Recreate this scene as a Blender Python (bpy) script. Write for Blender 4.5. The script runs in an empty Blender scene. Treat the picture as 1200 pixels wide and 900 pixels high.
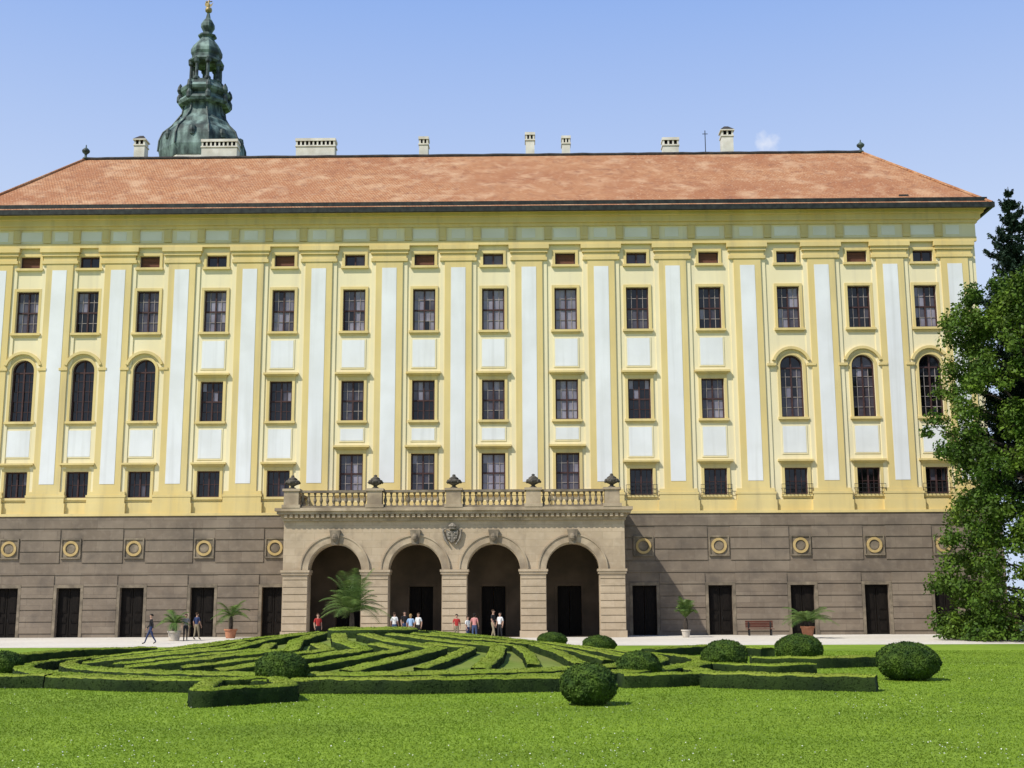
import bpy, math, random
import numpy as np
from mathutils import Vector, Matrix
random.seed(7); rng = np.random.default_rng(7)
PI = math.pi
scn = bpy.context.scene
COL = scn.collection

# ------------------------------------------------------------------ camera
F = 1430.0
PITCH = math.atan(258 / F); YAW = math.radians(.74); ROLL = math.radians(-.25)
CP = Vector((0, -88, 2.2))
RM = Matrix.Rotation(YAW, 3, 'Z') @ Matrix.Rotation(PI / 2 + PITCH, 3, 'X') @ Matrix.Rotation(ROLL, 3, 'Z')
cd = bpy.data.cameras.new('camera'); cam = bpy.data.objects.new('camera', cd); COL.objects.link(cam)
cam.matrix_world = Matrix.Translation(CP) @ RM.to_4x4()
cd.sensor_width = 36; cd.lens = 36 * F / 1200; cd.clip_end = 9000; cd.clip_start = .1
scn.camera = cam

def ray(px, py): return RM @ Vector(((px - 600) / F, -(py - 450) / F, -1))
def at(px, py, Y=0.0):
    d = ray(px, py); return CP + d * ((Y - CP.y) / d.y)
def gr(px, py, z=0.0):
    d = ray(px, py); return CP + d * ((z - CP.z) / d.z)
FWD = RM @ Vector((0, 0, -1))
def mpp(p): return (p - CP).dot(FWD) / F        # metres per photo pixel at a point
def zz(py, px=578, Y=0.0): return at(px, py, Y).z

# ------------------------------------------------------------------ materials
def mat(name, c1, c2, scale=1.0, rough=.9, bump=0.0, detail=6, spec=.25, stretch=None, island=0.0,
        big=None, metal=0.0, bscale=None, trans=0.0, thr=(.35, .65), streak=None):
    m = bpy.data.materials.new(name); m.use_nodes = True
    nt = m.node_tree; N = nt.nodes; L = nt.links
    b = N['Principled BSDF']; b.inputs['Roughness'].default_value = rough
    b.inputs['Specular IOR Level'].default_value = spec; b.inputs['Metallic'].default_value = metal
    tc = N.new('ShaderNodeTexCoord'); mp = N.new('ShaderNodeMapping'); L.new(tc.outputs['Object'], mp.inputs[0])
    if stretch: mp.inputs['Scale'].default_value = stretch
    nz = N.new('ShaderNodeTexNoise'); nz.inputs['Scale'].default_value = scale; nz.inputs['Detail'].default_value = detail
    L.new(mp.outputs[0], nz.inputs['Vector'])
    cr = N.new('ShaderNodeValToRGB'); cr.color_ramp.elements[0].position = thr[0]; cr.color_ramp.elements[1].position = thr[1]
    cr.color_ramp.elements[0].color = (*c1, 1); cr.color_ramp.elements[1].color = (*c2, 1)
    L.new(nz.outputs['Fac'], cr.inputs[0])
    out = cr.outputs[0]
    def over(out, vec, s, col, amt, lo, hi):
        n2 = N.new('ShaderNodeTexNoise'); n2.inputs['Scale'].default_value = s; n2.inputs['Detail'].default_value = 6
        L.new(vec, n2.inputs['Vector'])
        mr = N.new('ShaderNodeMapRange'); mr.inputs[1].default_value = lo; mr.inputs[2].default_value = hi
        mr.inputs[4].default_value = amt; L.new(n2.outputs['Fac'], mr.inputs[0])
        mx = N.new('ShaderNodeMix'); mx.data_type = 'RGBA'; L.new(mr.outputs[0], mx.inputs[0]); L.new(out, mx.inputs[6])
        mx.inputs[7].default_value = (*col, 1); return mx.outputs[2]
    if big: out = over(out, tc.outputs['Object'], big[0], big[1], big[2], .42, .68)     # large soft patches: (scale, colour, amount)
    if streak:                                                                         # rain streaks: (colour, amount)
        m3 = N.new('ShaderNodeMapping'); m3.inputs['Scale'].default_value = (2.2, 2.2, .09); L.new(tc.outputs['Object'], m3.inputs[0])
        out = over(out, m3.outputs[0], 1.0, streak[0], streak[1], .52, .75)
    if island:
        g = N.new('ShaderNodeNewGeometry'); mr = N.new('ShaderNodeMapRange'); L.new(g.outputs['Random Per Island'], mr.inputs[0])
        mr.inputs[3].default_value = 1 - island; mr.inputs[4].default_value = 1 + island
        hs = N.new('ShaderNodeHueSaturation'); L.new(out, hs.inputs['Color']); L.new(mr.outputs[0], hs.inputs['Value']); out = hs.outputs[0]
    L.new(out, b.inputs['Base Color'])
    if trans:
        t = N.new('ShaderNodeBsdfTranslucent'); L.new(out, t.inputs[0])
        ms = N.new('ShaderNodeMixShader'); ms.inputs[0].default_value = trans
        L.new(b.outputs[0], ms.inputs[1]); L.new(t.outputs[0], ms.inputs[2]); L.new(ms.outputs[0], N['Material Output'].inputs[0])
    if bump:
        bp = N.new('ShaderNodeBump'); bp.inputs['Strength'].default_value = bump; bp.inputs['Distance'].default_value = .05
        n3 = N.new('ShaderNodeTexNoise'); n3.inputs['Scale'].default_value = bscale or scale * 3; n3.inputs['Detail'].default_value = 6
        L.new(tc.outputs['Object'], n3.inputs['Vector']); L.new(n3.outputs['Fac'], bp.inputs['Height']); L.new(bp.outputs[0], b.inputs['Normal'])
    return m

def brick_mat(name, c1, c2, cm, bw, bh, mortar, offset, big, sz=1.0, patch=None, bump=.3, rough=.9):
    m = bpy.data.materials.new(name); m.use_nodes = True
    nt = m.node_tree; N = nt.nodes; L = nt.links; b = N['Principled BSDF']
    b.inputs['Roughness'].default_value = rough; b.inputs['Specular IOR Level'].default_value = .2
    tc = N.new('ShaderNodeTexCoord'); sp = N.new('ShaderNodeSeparateXYZ'); L.new(tc.outputs['Object'], sp.inputs[0])
    ad = N.new('ShaderNodeMath'); L.new(sp.outputs[0], ad.inputs[0]); L.new(sp.outputs[1], ad.inputs[1])
    ml = N.new('ShaderNodeMath'); ml.operation = 'MULTIPLY'; L.new(sp.outputs[2], ml.inputs[0]); ml.inputs[1].default_value = sz
    cb = N.new('ShaderNodeCombineXYZ'); L.new(ad.outputs[0], cb.inputs[0]); L.new(ml.outputs[0], cb.inputs[1])
    br = N.new('ShaderNodeTexBrick'); br.inputs['Scale'].default_value = 1; br.inputs['Brick Width'].default_value = bw
    br.inputs['Row Height'].default_value = bh; br.inputs['Mortar Size'].default_value = mortar; br.offset = offset
    br.inputs['Color1'].default_value = (*c1, 1); br.inputs['Color2'].default_value = (*c2, 1); br.inputs['Mortar'].default_value = (*cm, 1)
    L.new(cb.outputs[0], br.inputs['Vector'])
    out = br.outputs['Color']
    for (s, col, amt, lo, hi) in big:
        n = N.new('ShaderNodeTexNoise'); n.inputs['Scale'].default_value = s; n.inputs['Detail'].default_value = 7
        L.new(tc.outputs['Object'], n.inputs['Vector'])
        mr = N.new('ShaderNodeMapRange'); mr.inputs[1].default_value = lo; mr.inputs[2].default_value = hi; mr.inputs[4].default_value = amt
        L.new(n.outputs['Fac'], mr.inputs[0])
        mx = N.new('ShaderNodeMix'); mx.data_type = 'RGBA'; L.new(mr.outputs[0], mx.inputs[0]); L.new(out, mx.inputs[6]); mx.inputs[7].default_value = (*col, 1)
        out = mx.outputs[2]
    L.new(out, b.inputs['Base Color'])
    bp = N.new('ShaderNodeBump'); bp.inputs['Strength'].default_value = bump; bp.inputs['Distance'].default_value = .04; bp.invert = True
    L.new(br.outputs['Fac'], bp.inputs['Height']); L.new(bp.outputs[0], b.inputs['Normal'])
    return m

m_wall = mat('cream_plaster', (.76, .665, .41), (.81, .725, .475), .35, bump=.05, stretch=(1, 1, .25), big=(.25, (.71, .63, .42), .7), bscale=4, streak=((.58, .52, .37), .4))
m_trim = mat('yellow_plaster', (.65, .50, .20), (.72, .58, .265), .5, stretch=(1, 1, .3), big=(.3, (.58, .47, .22), .7), streak=((.44, .36, .2), .45))
m_white = mat('white_plaster', (.71, .72, .725), (.77, .78, .78), .5, stretch=(1, 1, .3), big=(.4, (.65, .655, .64), .7), streak=((.55, .55, .53), .45))
m_frieze = mat('offwhite_frieze_plaster', (.74, .70, .57), (.80, .77, .65), .8, big=(.4, (.64, .60, .45), .8))
m_stone = brick_mat('brown_rusticated_stone', (.195, .153, .112), (.245, .197, .146), (.12, .095, .07), 1.9, .75, .008, .5,
                    [(.35, (.145, .116, .088), .8, .42, .68), (2.5, (.285, .235, .178), .45, .5, .75), (.9, (.09, .076, .064), .6, .52, .8)], bump=.15)
m_porch = brick_mat('tan_sandstone', (.44, .345, .23), (.495, .395, .27), (.30, .23, .15), 1.3, .5, .008, .5,
                    [(.5, (.35, .275, .185), .8, .42, .68), (3, (.53, .44, .32), .4, .5, .75), (1.2, (.21, .165, .12), .55, .56, .8)], bump=.2)
m_porchin = mat('shade_darkened_porch_plaster', (.085, .062, .04), (.14, .10, .065), .7, bump=.1, big=(.5, (.06, .044, .03), .7))  # darkened to paint in the shade behind the arches
m_porchtrim = mat('weathered_sandstone', (.34, .265, .175), (.47, .38, .26), 1.2, bump=.2, big=(.8, (.2, .155, .11), .75))
m_balus = mat('grey_brown_weathered_sandstone', (.16, .13, .09), (.29, .235, .165), 2.2, bump=.25, big=(.9, (.085, .07, .055), .7))
m_crest = mat('pale_grey_carved_stone', (.14, .12, .095), (.30, .265, .215), 5, bump=.3)
m_darkstone = mat('grey_weathered_stone', (.045, .04, .034), (.12, .105, .085), 4, bump=.3)
m_roof = brick_mat('red_clay_tiles', (.44, .20, .09), (.51, .275, .14), (.23, .10, .055), .22, .3, .02, .5,
                   [(.16, (.34, .145, .07), .85, .42, .62), (.6, (.54, .34, .20), .8, .5, .7), (1.6, (.24, .105, .06), .75, .52, .74), (6, (.60, .43, .28), .7, .56, .75)], sz=1.7, bump=.8)
m_ridge = mat('dark_ridge_metal', (.03, .03, .03), (.07, .06, .055), 3)
m_gutter = mat('dark_gutter_metal', (.012, .014, .013), (.03, .035, .03), 3, rough=.6)
m_copper = mat('green_copper', (.035, .06, .055), (.27, .38, .335), 1.5, rough=.7, stretch=(1, 1, .28), big=(.6, (.014, .021, .02), .9), spec=.4, bump=.25, thr=(.38, .7))
m_copperdark = mat('dark_copper', (.012, .017, .016), (.07, .105, .095), 2, rough=.6, spec=.4)
m_gold = mat('tarnished_gilding', (.22, .17, .08), (.42, .32, .14), 5, rough=.5, metal=.5)
m_chim = mat('white_chimney_plaster', (.66, .62, .53), (.74, .71, .63), 1.5, big=(1, (.45, .41, .34), .6))
m_black = mat('black_opening', (.004, .004, .004), (.008, .007, .006), 2, spec=.05)
m_frame = mat('maroon_window_wood', (.045, .022, .022), (.07, .035, .033), 5, rough=.6)
m_munt = mat('pale_glazing_bar_wood', (.24, .20, .19), (.34, .30, .28), 5, rough=.6)
m_shutter = mat('brown_shutter_wood', (.13, .055, .036), (.18, .08, .052), 6, rough=.7, stretch=(1, 1, 8))
m_door = mat('dark_door_wood', (.006, .0048, .004), (.014, .0105, .008), 5, rough=.7, stretch=(6, 1, .6), spec=.12)
def glass(n, a, b): return mat(n, a, b, .8, rough=.08, spec=.5, detail=2)
g_dark = glass('dark_glass', (.003, .003, .004), (.010, .009, .010))
g_mid = glass('faint_painted_sky_glass', (.045, .038, .05), (.09, .08, .10))  # weaker sky reflection painted into the base colour
g_light = glass('painted_sky_glass', (.17, .155, .195), (.28, .26, .315))  # sky reflection painted in as a pale lavender base colour
m_ochre = mat('ochre_ring_plaster', (.42, .30, .12), (.52, .38, .17), 3)
m_lawn = mat('lawn_turf', (.155, .245, .014), (.215, .315, .024), 2.2, big=(.22, (.125, .20, .012), .9), bump=.25, bscale=30, detail=10)
m_blade = mat('grass_blade', (.175, .275, .016), (.25, .355, .03), .35, rough=.75, island=.18, trans=.3, big=(.25, (.15, .225, .018), .9))
m_daisy = mat('daisy_petal', (.7, .7, .6), (.75, .75, .68), 5)
m_mound = mat('parterre_turf', (.12, .18, .02), (.18, .25, .035), 1.6, bump=.5, bscale=25, big=(.4, (.18, .17, .05), .6))
m_box = mat('boxwood_painted_shade_sides', (.009, .021, .003), (.022, .042, .005), 1.6, rough=.85, island=.4, trans=.05, bump=.5, bscale=30)  # hedge sides: shade painted in as a darker leaf green
m_boxtop = mat('boxwood_painted_sun_tops', (.165, .235, .014), (.245, .32, .03), 1.3, rough=.75, island=.3, trans=.2, big=(.5, (.235, .26, .035), .7), bump=.4, bscale=30)  # hedge tops: sunlight painted in as a brighter leaf green
m_ball = mat('topiary_leaves', (.022, .052, .007), (.070, .12, .012), 2.5, rough=.8, island=.45, trans=.1, bump=.6, bscale=30)
m_gravel = mat('pale_gravel', (.50, .46, .39), (.60, .555, .475), 3, bump=.3, bscale=40, big=(.15, (.65, .61, .53), .6))
m_leaf = mat('broad_leaves', (.05, .11, .009), (.135, .21, .02), .5, rough=.6, island=.5, trans=.28, big=(.35, (.03, .068, .008), .8))
m_darkleaf = mat('dark_leaves', (.03, .07, .009), (.07, .13, .016), .5, rough=.7, island=.5, trans=.2)  # darker green for the rear tree
m_needle = mat('spruce_needles', (.008, .022, .012), (.02, .045, .02), .8, rough=.7, island=.5)
m_bark = mat('tree_bark', (.03, .024, .018), (.07, .055, .042), 3, bump=.7, stretch=(3, 3, .5))
m_palm = mat('palm_leaf', (.06, .12, .025), (.14, .21, .05), 1.5, rough=.5, island=.35, trans=.2)
m_terra = mat('terracotta', (.36, .15, .08), (.45, .21, .12), 4, bump=.1)
m_palepot = mat('pale_stone_pot', (.45, .4, .33), (.56, .5, .42), 4, bump=.1)
m_bench = mat('dark_red_bench_wood', (.08, .022, .015), (.13, .04, .025), 4, stretch=(.5, 6, 6))
m_iron = mat('black_iron', (.012, .012, .012), (.03, .03, .03), 4, rough=.5)
m_soil = mat('potting_soil', (.03, .02, .013), (.06, .042, .028), 8)
def cloth(n, c): return mat(n, tuple(x * .85 for x in c), c, 12, rough=.9)

# ------------------------------------------------------------------ mesh helpers
class MB:
    def __init__(s): s.v = []; s.f = []; s.m = []
    def poly(s, pts, mi=0):
        n = len(s.v); s.v += [tuple(p) for p in pts]; s.f.append(tuple(range(n, n + len(pts)))); s.m.append(mi)
    def box(s, x0, x1, y0, y1, z0, z1, mi=0):
        n = len(s.v)
        s.v += [(x0, y0, z0), (x1, y0, z0), (x1, y1, z0), (x0, y1, z0), (x0, y0, z1), (x1, y0, z1), (x1, y1, z1), (x0, y1, z1)]
        for q in ((0, 3, 2, 1), (4, 5, 6, 7), (0, 1, 5, 4), (1, 2, 6, 5), (2, 3, 7, 6), (3, 0, 4, 7)):
            s.f.append(tuple(n + i for i in q)); s.m.append(mi)
    def lathe(s, prof, cx=0, cy=0, n=16, mi=0, rot=0.0, cap=True):
        b = len(s.v)
        for (r, z) in prof:
            for k in range(n):
                a = rot + 2 * PI * k / n; s.v.append((cx + r * math.cos(a), cy + r * math.sin(a), z))
        for i in range(len(prof) - 1):
            for k in range(n):
                k2 = (k + 1) % n
                s.f.append((b + i * n + k, b + i * n + k2, b + (i + 1) * n + k2, b + (i + 1) * n + k)); s.m.append(mi)
        if cap:
            s.f.append(tuple(b + k for k in reversed(range(n)))); s.m.append(mi)
            t = b + (len(prof) - 1) * n; s.f.append(tuple(t + k for k in range(n))); s.m.append(mi)
    def tube(s, pts, rad, n=6, mi=0):
        b = len(s.v); P = [Vector(p) for p in pts]
        for i, p in enumerate(P):
            d = (P[min(i + 1, len(P) - 1)] - P[max(i - 1, 0)]).normalized()
            a = d.orthogonal().normalized(); c = d.cross(a)
            r = rad[i] if isinstance(rad, (list, tuple)) else rad
            for k in range(n):
                t = 2 * PI * k / n; s.v.append(tuple(p + a * (r * math.cos(t)) + c * (r * math.sin(t))))
        for i in range(len(P) - 1):
            for k in range(n):
                k2 = (k + 1) % n
                s.f.append((b + i * n + k, b + i * n + k2, b + (i + 1) * n + k2, b + (i + 1) * n + k)); s.m.append(mi)
        s.f.append(tuple(b + k for k in reversed(range(n)))); s.m.append(mi)
        t = b + (len(P) - 1) * n; s.f.append(tuple(t + k for k in range(n))); s.m.append(mi)
    def ring(s, cx, cz, r0, r1, y0, y1, a0, a1, n=16, mi=0):        # annular moulding standing proud of a wall (y0 front, y1 back)
        for i in range(n):
            t0 = a0 + (a1 - a0) * i / n; t1 = a0 + (a1 - a0) * (i + 1) / n
            q = lambda r, t, y: (cx + r * math.cos(t), y, cz + r * math.sin(t))
            s.poly([q(r0, t0, y0), q(r1, t0, y0), q(r1, t1, y0), q(r0, t1, y0)], mi)
            s.poly([q(r1, t0, y0), q(r1, t0, y1), q(r1, t1, y1), q(r1, t1, y0)], mi)
            s.poly([q(r0, t0, y0), q(r0, t1, y0), q(r0, t1, y1), q(r0, t0, y1)], mi)
    def build(s, name, mats, parent=None, smooth=False, loc=None):
        me = bpy.data.meshes.new(name); me.from_pydata(s.v, [], s.f)
        if not isinstance(mats, (list, tuple)): mats = [mats]
        for m in mats: me.materials.append(m)
        me.polygons.foreach_set('material_index', s.m)
        if smooth: me.polygons.foreach_set('use_smooth', [True] * len(s.f))
        me.update()
        o = bpy.data.objects.new(name, me); COL.objects.link(o)
        if parent: o.parent = parent
        if loc: o.location = loc
        return o

def npmesh(name, V, K, mats, parent=None, loc=None, mi=None):       # (vertices, faces) arrays, faces of K corners each
    V, Fc = V; V = np.asarray(V, 'f4'); Fc = np.asarray(Fc, 'i4')
    me = bpy.data.meshes.new(name)
    me.vertices.add(len(V)); me.vertices.foreach_set('co', V.ravel())
    me.loops.add(Fc.size); me.loops.foreach_set('vertex_index', Fc.ravel())
    me.polygons.add(len(Fc)); me.polygons.foreach_set('loop_start', np.arange(0, Fc.size, K, dtype='i4'))
    if not isinstance(mats, (list, tuple)): mats = [mats]
    for m in mats: me.materials.append(m)
    if mi is not None: me.polygons.foreach_set('material_index', np.asarray(mi, 'i4'))
    me.update(calc_edges=True); me.validate()
    o = bpy.data.objects.new(name, me); COL.objects.link(o)
    if parent: o.parent = parent
    if loc is not None: o.location = loc
    return o

def nrm(a): return a / (np.linalg.norm(a, axis=1, keepdims=True) + 1e-9)
def leaf_quads(P, Nn, size, tilt=.8, aspect=.55):
    n = len(P); nn = nrm(Nn + tilt * rng.normal(size=(n, 3))); t = nrm(np.cross(nn, rng.normal(size=(n, 3)))); b = np.cross(nn, t)
    s = (size * rng.uniform(.6, 1.3, size=(n, 1)))
    V = np.stack([P + t * s * .5, P + b * s * .5 * aspect, P - t * s * .5, P - b * s * .5 * aspect], 1).reshape(-1, 3)
    return V, np.arange(4 * n).reshape(n, 4)
def join(parts):
    Vs, Fs, o = [], [], 0
    for V, f in parts:
        Vs.append(V); Fs.append(np.asarray(f) + o); o += len(V)
    return np.concatenate(Vs), np.concatenate(Fs)

def tag(o, label=None, cat=None, group=None, kind=None):
    if label: o['label'] = label
    if cat: o['category'] = cat
    if group: o['group'] = group
    if kind: o['kind'] = kind
    return o
def empty(name, loc, rz=0.0):
    o = bpy.data.objects.new(name, None); COL.objects.link(o); o.location = loc; o.rotation_euler = (0, 0, rz); o.empty_display_size = .3
    return o

def holed_wall(mb, x0, x1, z0, z1, y, holes, depth, mi=0, seg=14):
    xs = sorted({x0, x1, *[h[0] for h in holes], *[h[1] for h in holes]}); xs = [x for x in xs if x0 <= x <= x1]
    zs = sorted({z0, z1, *[h[2] for h in holes], *[h[3] for h in holes]}); zs = [z for z in zs if z0 <= z <= z1]
    for i in range(len(xs) - 1):
        for j in range(len(zs) - 1):
            cx = (xs[i] + xs[i + 1]) / 2; cz = (zs[j] + zs[j + 1]) / 2
            if any(h[0] < cx < h[1] and h[2] < cz < h[3] for h in holes): continue
            mb.poly([(xs[i], y, zs[j]), (xs[i + 1], y, zs[j]), (xs[i + 1], y, zs[j + 1]), (xs[i], y, zs[j + 1])], mi)
    yb = y + depth
    for (a, b, c, d, arch) in holes:
        r = (b - a) / 2; xm = (a + b) / 2; sp = d - r if arch else d
        if c > z0 + .01: mb.poly([(a, y, c), (a, yb, c), (b, yb, c), (b, y, c)], mi)
        mb.poly([(a, y, c), (a, y, sp), (a, yb, sp), (a, yb, c)], mi)
        mb.poly([(b, y, c), (b, yb, c), (b, yb, sp), (b, y, sp)], mi)
        if not arch: mb.poly([(a, y, d), (b, y, d), (b, yb, d), (a, yb, d)], mi)
        else:
            pts = [(xm - r * math.cos(PI * k / seg), sp + r * math.sin(PI * k / seg)) for k in range(seg + 1)]
            for (p, q) in zip(pts, pts[1:]):
                mb.poly([(p[0], y, p[1]), (q[0], y, q[1]), (q[0], y, d), (p[0], y, d)], mi)
                mb.poly([(p[0], y, p[1]), (p[0], yb, p[1]), (q[0], yb, q[1]), (q[0], y, q[1])], mi)

# ------------------------------------------------------------------ ground
def sheet(name, x0, x1, y0, y1, z, m):
    b = MB(); b.poly([(x0, y0, z), (x1, y0, z), (x1, y1, z), (x0, y1, z)]); return b.build(name, m)
tag(sheet('lawn', -4000, 4000, -4000, 4000, 0, m_lawn), kind='structure')
YP = gr(600, 757).y
tag(sheet('gravel_path', -120, 120, YP, 30, .004, m_gravel), kind='structure')

# ------------------------------------------------------------------ palace
pal = empty('palace', (0, 0, 0))
tag(pal, 'long cream and yellow baroque palace with red tiled roof and arcaded stone porch', 'palace')
WPX = [32, 102, 173, 252, 332, 415, 497, 578, 663, 747, 832, 924, 1007, 1085]
PPX = [-3, 68, 137, 212, 292, 373, 456, 537, 620, 705, 789, 877, 964, 1045, 1121]
WX = [at(p, 362 - (p - 578) * .0075).x for p in WPX]
PX = [at(p, 362 - (p - 578) * .0075).x for p in PPX]
XL = at(-30, 366).x; XR = at(1147, 358).x
ARCH = {0, 1, 2, 11, 12, 13}; CEN = {5, 6, 7, 8}
ZS = zz(603); ZT = zz(262)
win = []     # (kind, x, z0, z1, w, arch, col)
for i, x in enumerate(WX):
    win.append(('attic', x, zz(311), zz(297), 1.5, False, i))
    win.append(('upper', x, zz(387), zz(338), 1.66, False, i))
    if i in ARCH: win.append(('arched', x, zz(491), zz(418.5), 1.66, True, i))
    else: win.append(('middle', x, zz(492), zz(445), 1.66, False, i))
    if i in CEN: win.append(('balcony', x, zz(577), zz(531), 1.72, False, i))
    else: win.append(('low', x, zz(581), zz(550), 1.66, False, i))
wall = MB()
holed_wall(wall, XL, XR, ZS, ZT, 0, [(x - w / 2, x + w / 2, a, b, ar) for (_, x, a, b, w, ar, _) in win], .34)
wall.poly([(XL, 18, 0), (XL, .0, 0), (XL, .0, ZT), (XL, 18, ZT)]); wall.poly([(XR, 0, 0), (XR, 18, 0), (XR, 18, ZT), (XR, 0, ZT)])
wall.poly([(XR, 18, 0), (XL, 18, 0), (XL, 18, ZT), (XR, 18, ZT)])
wall.build('wall', m_wall, pal)

def pane_mesh(x, z0, z1, w, arch, nc, nr, y, pick):
    b = MB(); r = w / 2; sp = z1 - r if arch else z1
    for i in range(nc):
        for j in range(nr):
            xa = x - w / 2 + w * i / nc; xb = x - w / 2 + w * (i + 1) / nc; za = z0 + (sp - z0) * j / nr; zb = z0 + (sp - z0) * (j + 1) / nr
            t = random.uniform(-.012, .012); u = random.uniform(-.012, .012)
            b.poly([(xa, y + t, za), (xb, y - t, za), (xb, y - t + u, zb), (xa, y + t + u, zb)], pick(j / max(nr - 1, 1), i // max(nc // 2, 1)))
    if arch:
        pts = [(x + r * math.cos(PI * k / 14), y, sp + r * math.sin(PI * k / 14)) for k in range(15)]
        b.poly(pts, pick(1.2, 0))
    return b
def sash(wt, dev=.16):          # each casement leaf has one look, single panes sometimes differ
    base = {}
    def pk(j, c):
        key = (c, j > .55)
        if key not in base:
            base[key] = random.choices([0, 1, 2], wt)[0] if not base or random.random() < .45 else list(base.values())[0]
        return base[key] if random.random() > dev else random.choices([0, 1, 2], wt)[0]
    return pk
for (kind, x, z0, z1, w, arch, i) in win:
    f = MB(); t = .10; y0, y1 = .20, .33; r = w / 2; sp = z1 - r if arch else z1
    f.box(x - r, x - r + t, y0, y1, z0, sp); f.box(x + r - t, x + r, y0, y1, z0, sp); f.box(x - r + t, x + r - t, y0, y1, z0, z0 + t)
    if arch: f.ring(x, sp, r - t, r, y0, y1, 0, PI, 14)
    else: f.box(x - r + t, x + r - t, y0, y1, z1 - t, z1)
    nc, nr = {'attic': (2, 1), 'upper': (4, 4), 'arched': (4, 5), 'middle': (4, 4), 'balcony': (4, 4), 'low': (4, 2)}[kind]
    light = 2 if (kind in ('upper', 'balcony') or (kind == 'middle' and i in (5, 7, 8, 10)) or (kind == 'arched' and i > 10)) else 0
    if kind != 'attic' or i % 2:
        f.box(x - .055, x + .055, y0 + .01, y1, z0 + t, z1 - t if not arch else z1 - t - .02)
        tr = z0 + (sp - z0) * (.5 if kind != 'arched' else .97)
        if kind in ('upper', 'middle', 'balcony', 'arched'): f.box(x - r + t, x + r - t, y0 + .015, y1, tr - .055, tr + .055)
        for k in range(1, nc):
            if k * 2 != nc: xx = x - r + w * k / nc; f.box(xx - .02, xx + .02, y0 + .05, y1, z0 + t, sp - t, light)
        for k in range(1, nr):
            zk = z0 + (sp - z0) * k / nr
            if abs(zk - tr) > .08 or kind == 'low': f.box(x - r + t, x + r - t, y0 + .052, y1, zk - .02, zk + .02, light)
    elif kind == 'attic':
        for k in range(7):
            zk = z0 + t + (z1 - z0 - 2 * t) * (k + .5) / 7; f.box(x - r + t, x + r - t, y0 + .03, y1, zk - .045, zk + .03, 1)
    wo = f.build('window', [m_frame, m_shutter, m_munt], pal)
    if kind == 'upper': pk = sash([1, 3, 6]) if i < 9 else sash([5, 3, 1])
    elif kind == 'middle':
        if i in (3, 4, 6, 9): pk = lambda j, c: (random.choice([1, 2]) if j > .6 and random.random() < .45 else 0)
        else: pk = sash([2, 4, 3])
    elif kind == 'balcony': pk = sash([1, 4, 3])
    elif kind == 'arched': pk = (lambda j, c: 0) if i < 3 else sash([5, 3, 1])
    elif kind == 'attic': pk = lambda j, c: random.choice([0, 1])
    else: pk = lambda j, c: 0 if random.random() < .94 else 1
    pane_mesh(x, z0, z1, w, arch, nc, nr, .30, pk).build('pane', [g_dark, g_mid, g_light], wo)
    # plaster surround, sill and hood around each opening
    s = MB(); q = .20; e = .003
    s.box(x - r - q, x - r - e, -.09, .05, z0, sp); s.box(x + r + e, x + r + q, -.09, .05, z0, sp)
    if arch: s.ring(x, sp, r + e, r + q, -.09, .05, 0, PI, 18)
    else: s.box(x - r - q, x + r + q, -.092, .05, z1 + e, z1 + q)
    s.build('window_surround', m_trim, wo)
    s = MB(); s.box(x - r - q - .08, x + r + q + .08, -.2, .05, z0 - .17, z0 - e)
    if kind != 'attic': s.box(x - r - q, x + r + q, -.1, .05, z0 - .3, z0 - .175)
    s.build('sill', m_trim, wo)
    if kind in ('middle', 'low', 'balcony'):
        s = MB(); s.box(x - r - q - .10, x + r + q + .10, -.18, .05, z1 + .34, z1 + .46); s.box(x - r - q - .25, x + r + q + .25, -.34, .05, z1 + .463, z1 + .6)
        s.box(x - r - q - .02, x + r + q + .02, -.07, .05, z1 + q + .003, z1 + .337)
        s.build('hood', m_trim, wo)
    if kind == 'arched':
        s = MB(); s.ring(x, sp, r + .42, r + .62, -.26, .05, math.radians(18), math.radians(162), 18)
        for sg in (-1, 1):
            c = x + sg * (r + .62); s.box(c - .32, c + .32, -.24, .05, sp + .02, sp + .2)
        s.build('hood', m_trim, wo)
    if kind == 'low' and i >= 9:                    # thin guard bars across the lower right windows
        s = MB()
        for k in range(3): s.box(x - r - .3, x + r + .3, -.28, -.25, z0 + .1 + .3 * k, z0 + .13 + .3 * k)
        for k in range(9): xx = x - r - .28 + (2 * r + .56) * k / 8; s.box(xx - .012, xx + .012, -.277, -.253, z0 - .1, z0 + .72)
        for sg in (-1, 1): s.box(x + sg * (r + .28) - .015, x + sg * (r + .28) + .015, -.25, .02, z0 + .41, z0 + .43)
        s.build('guard_rail', m_iron, wo)

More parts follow.
